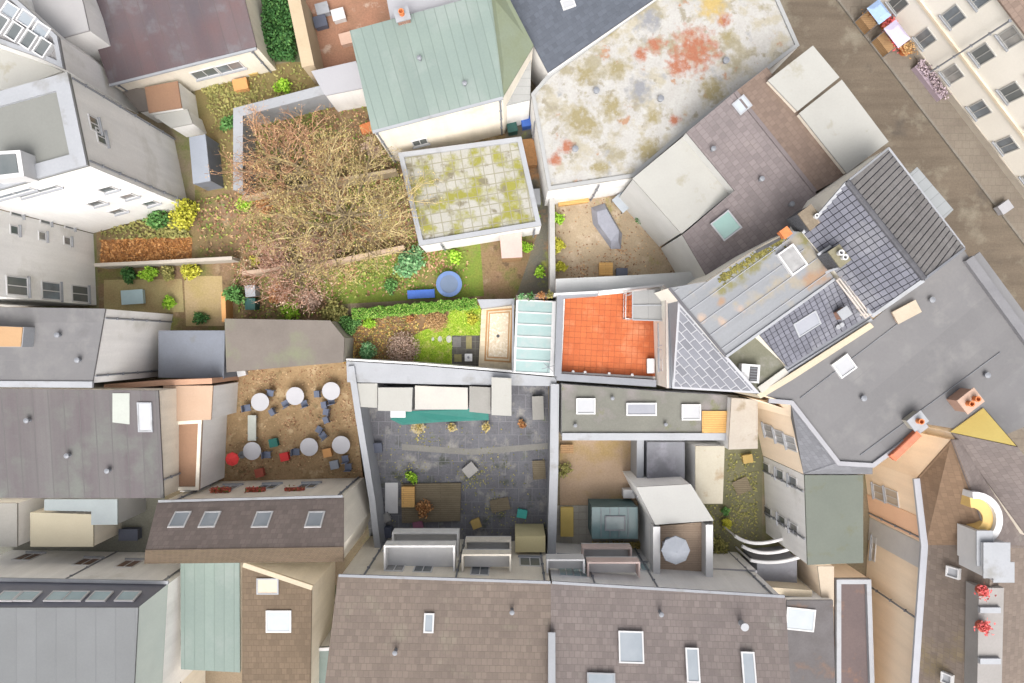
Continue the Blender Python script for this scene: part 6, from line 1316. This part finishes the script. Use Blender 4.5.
# courtyard clutter
C1 = mat('sack_grey', (.36, .35, .33), (.28, .27, .26), 1, .9, .1); C2 = mat('plum_plastic', (.26, .10, .16), (.2, .08, .12), 1, .6, .1); C3 = mat('ochre_box', (.46, .33, .12), (.4, .28, .1), 1, .8, .1)
for nm, lb, cat, px, py, a, b_, h, m, rz in (
    ('crate', 'plum red crate at the south edge of the courtyard deck', 'crate', 418, 526, .6, .5, .4, C2, 10), ('sack', 'grey sack leaning at the west wall beside the white board', 'sack', 384, 519, .7, .5, .5, C1, 30),
    ('crate', 'ochre crate in the courtyard between deck and straw-coloured porch', 'crate', 476, 524, .55, .55, .45, C3, 20), ('barrel_box', 'slate blue bin near the south-west corner of the dark courtyard', 'bin', 386, 533, .6, .6, .8, MATS['dark_blue'], 0),
    ('pallet', 'weathered pallet lying east of the courtyard deck', 'pallet', 500, 505, 1.2, .8, .14, MATS['grey_deck'], 12), ('crate', 'teal crate next to the weathered pallet', 'crate', 522, 514, .6, .5, .4, MATS['teal_box'], -10),
    ('pallet', 'second pallet against the east courtyard wall', 'pallet', 539, 470, .8, 1.2, .14, MATS['grey_deck'], 3), ('storage_box', 'pale grey storage box against the east courtyard wall below the sheds', 'storage box', 538, 408, .7, 1.5, .6, MATS['pale_grey_roof'], 2),
    ('sack', 'pale building sack in the middle of the dark courtyard', 'sack', 470, 470, .8, .7, .4, C1, 40), ('crate', 'dark crate at the west wall north of the lime bush', 'crate', 377, 448, .6, .6, .4, MATS['dark_blue'], 5),
    ('cabinet', 'white garden cabinet at the south wall of the beige yard', 'cabinet', 629, 494, .7, .5, .8, whitepaint, 0), ('crate', 'brown planter box in the north-west corner of the beige yard', 'planter', 567, 449, .8, .5, .4, wood, 0),
    ('storage_box', 'grey storage box in the grey yard between the two small roofs', 'storage box', 689, 470, .5, 1.0, .5, C1, 0), ('pallet', 'pallet leaning on the ground in the green yard', 'pallet', 742, 486, 1.0, .9, .14, MATS['grey_deck'], 25),
    ('crate', 'ochre crate in the green yard near the pale stained roof', 'crate', 748, 459, .6, .5, .4, C3, 10), ('storage_box', 'blue storage box in the yard west of the glass canopy', 'storage box', 128, 535, 1.2, .7, .6, MATS['dark_blue'], 0),
    ('bin', 'dark bin against the small white annexe in the narrow side yard', 'bin', 512, 126, .6, .7, .9, MATS['bin_green'], 12), ('crate', 'rusty crate under the bare trees by the tan wall', 'crate', 366, 128, .7, .6, .4, terra, 20),
    ('sack', 'pale sack on the red-brown soil left of the mossy roof', 'sack', 383, 214, .6, .5, .35, C1, 15), ('cold_frame', 'glass cold frame on the dry lawn by the pale fence', 'cold frame', 132, 297, 1.4, .9, .35, MATS['teal_glass'], 4),
    ('storage_box', 'orange-brown box in the olive yard by the barn', 'storage box', 240, 84, .9, .7, .55, MATS['orange_board'], 12), ('crate', 'amber crate in front of the barn gutter', 'crate', 252, 70, .6, .5, .4, C3, 10)):
    simple_box(nm if nm != 'barrel_box' else 'bin', lb, cat, px, py, .014, a, b_, h, m, rz)
for a_ in (('potted_bush', 'dark green potted bush in the south-east of the dark courtyard', 530, 530, .45, .6, 'dark', 260, .1), ('potted_bush', 'russet potted bush beside the white courtyard sheds', 522, 425, .4, .6, 'rust', 220, .1),
           ('potted_bush', 'yellow-green potted bush at the foot of the first white balcony', 378, 546, .45, .7, 'yellow', 260, .1), ('potted_bush', 'small dark potted bush next to the yellow-green one by the balcony', 386, 552, .3, .5, 'dark', 180, .1),
           ('round_bush', 'olive bush at the west side of the beige yard', 565, 470, .6, .7, 'olive', 320, .1), ('round_bush', 'green bush in the yard beside the white hut', 170, 605, .7, .9, 'gold', 360, .11),
           ('round_bush', 'russet shrub at the foot of the thin tan garden wall', 262, 205, .9, .8, 'rust', 500, .11), ('round_bush', 'pinkish shrub in front of the green-roofed house', 372, 148, .9, .9, 'pink', 500, .11),
           ('round_bush', 'olive shrub behind the pinkish wall', 330, 248, .9, .9, 'olive', 500, .11), ('round_bush', 'mid green shrub west of the blue trampoline', 391, 284, .8, .8, 'green', 450, .11),
           ('round_bush', 'bright green shrub north of the blue trampoline', 455, 256, .8, .7, 'lime', 450, .11)):
    bush(*a_)

# small roof furniture on the big plain roofs: vents, a ridge of cap tiles, an aerial
def roof_vents(nm, poly, pts, r=.09, h=.4):
    o = OB(nm); p0, n = plane(poly)
    for px, py in pts:
        c = ray_plane(px, py, p0, n); mb = MB(); mb.lathe(c - Vector((0, 0, .1)), [(r, 0), (r, h), (r * 1.5, h + .02), (r * 1.5, h + .1), (r * .4, h + .14)], 10); mb.build('vent_pipe', zinc, o)
roof_vents('taupe_roof_house', l4, [(396, 650), (512, 610)])
roof_vents('mauve_roof_house', r4, [(660, 612)])
roof_vents('corner_building', gp_, [(862, 398), (985, 375), (930, 300)], .11, .25)
roof_vents('workshop_hall', bg_, [(30, 420), (70, 455), (110, 470)], .1, .35)
roof_vents('stained_roof_hall', hq, [(596, 92), (660, 100), (725, 62), (575, 150)], .13, .3)
roof_vents('grey_roof_house', g4_, [(60, 335), (80, 360)], .1, .3)
roof_vents('street_house', pp_[:3], [(760, 180), (790, 205), (712, 150)], .1, .35)
roof_vents('green_roof_house', gq_, [(420, 60), (465, 85)], .09, .35)
roof_vents('felt_roof_annexe', fr_, [(612, 398), (665, 424), (575, 425)], .08, .3)
for nm, poly, a_, b_ in (('corner_building', gp_, (800, 398), (905, 318)), ('corner_building', gp_, (860, 455), (1000, 352))):
    p0, n = plane(poly); q0, q1 = ray_plane(*a_, p0, n), ray_plane(*b_, p0, n); mb = MB(); mb.bar(q0 + Vector((0, 0, .04)), q1 + Vector((0, 0, .04)), .02, n=5); mb.build('lightning_rod', zinc, OB(nm))
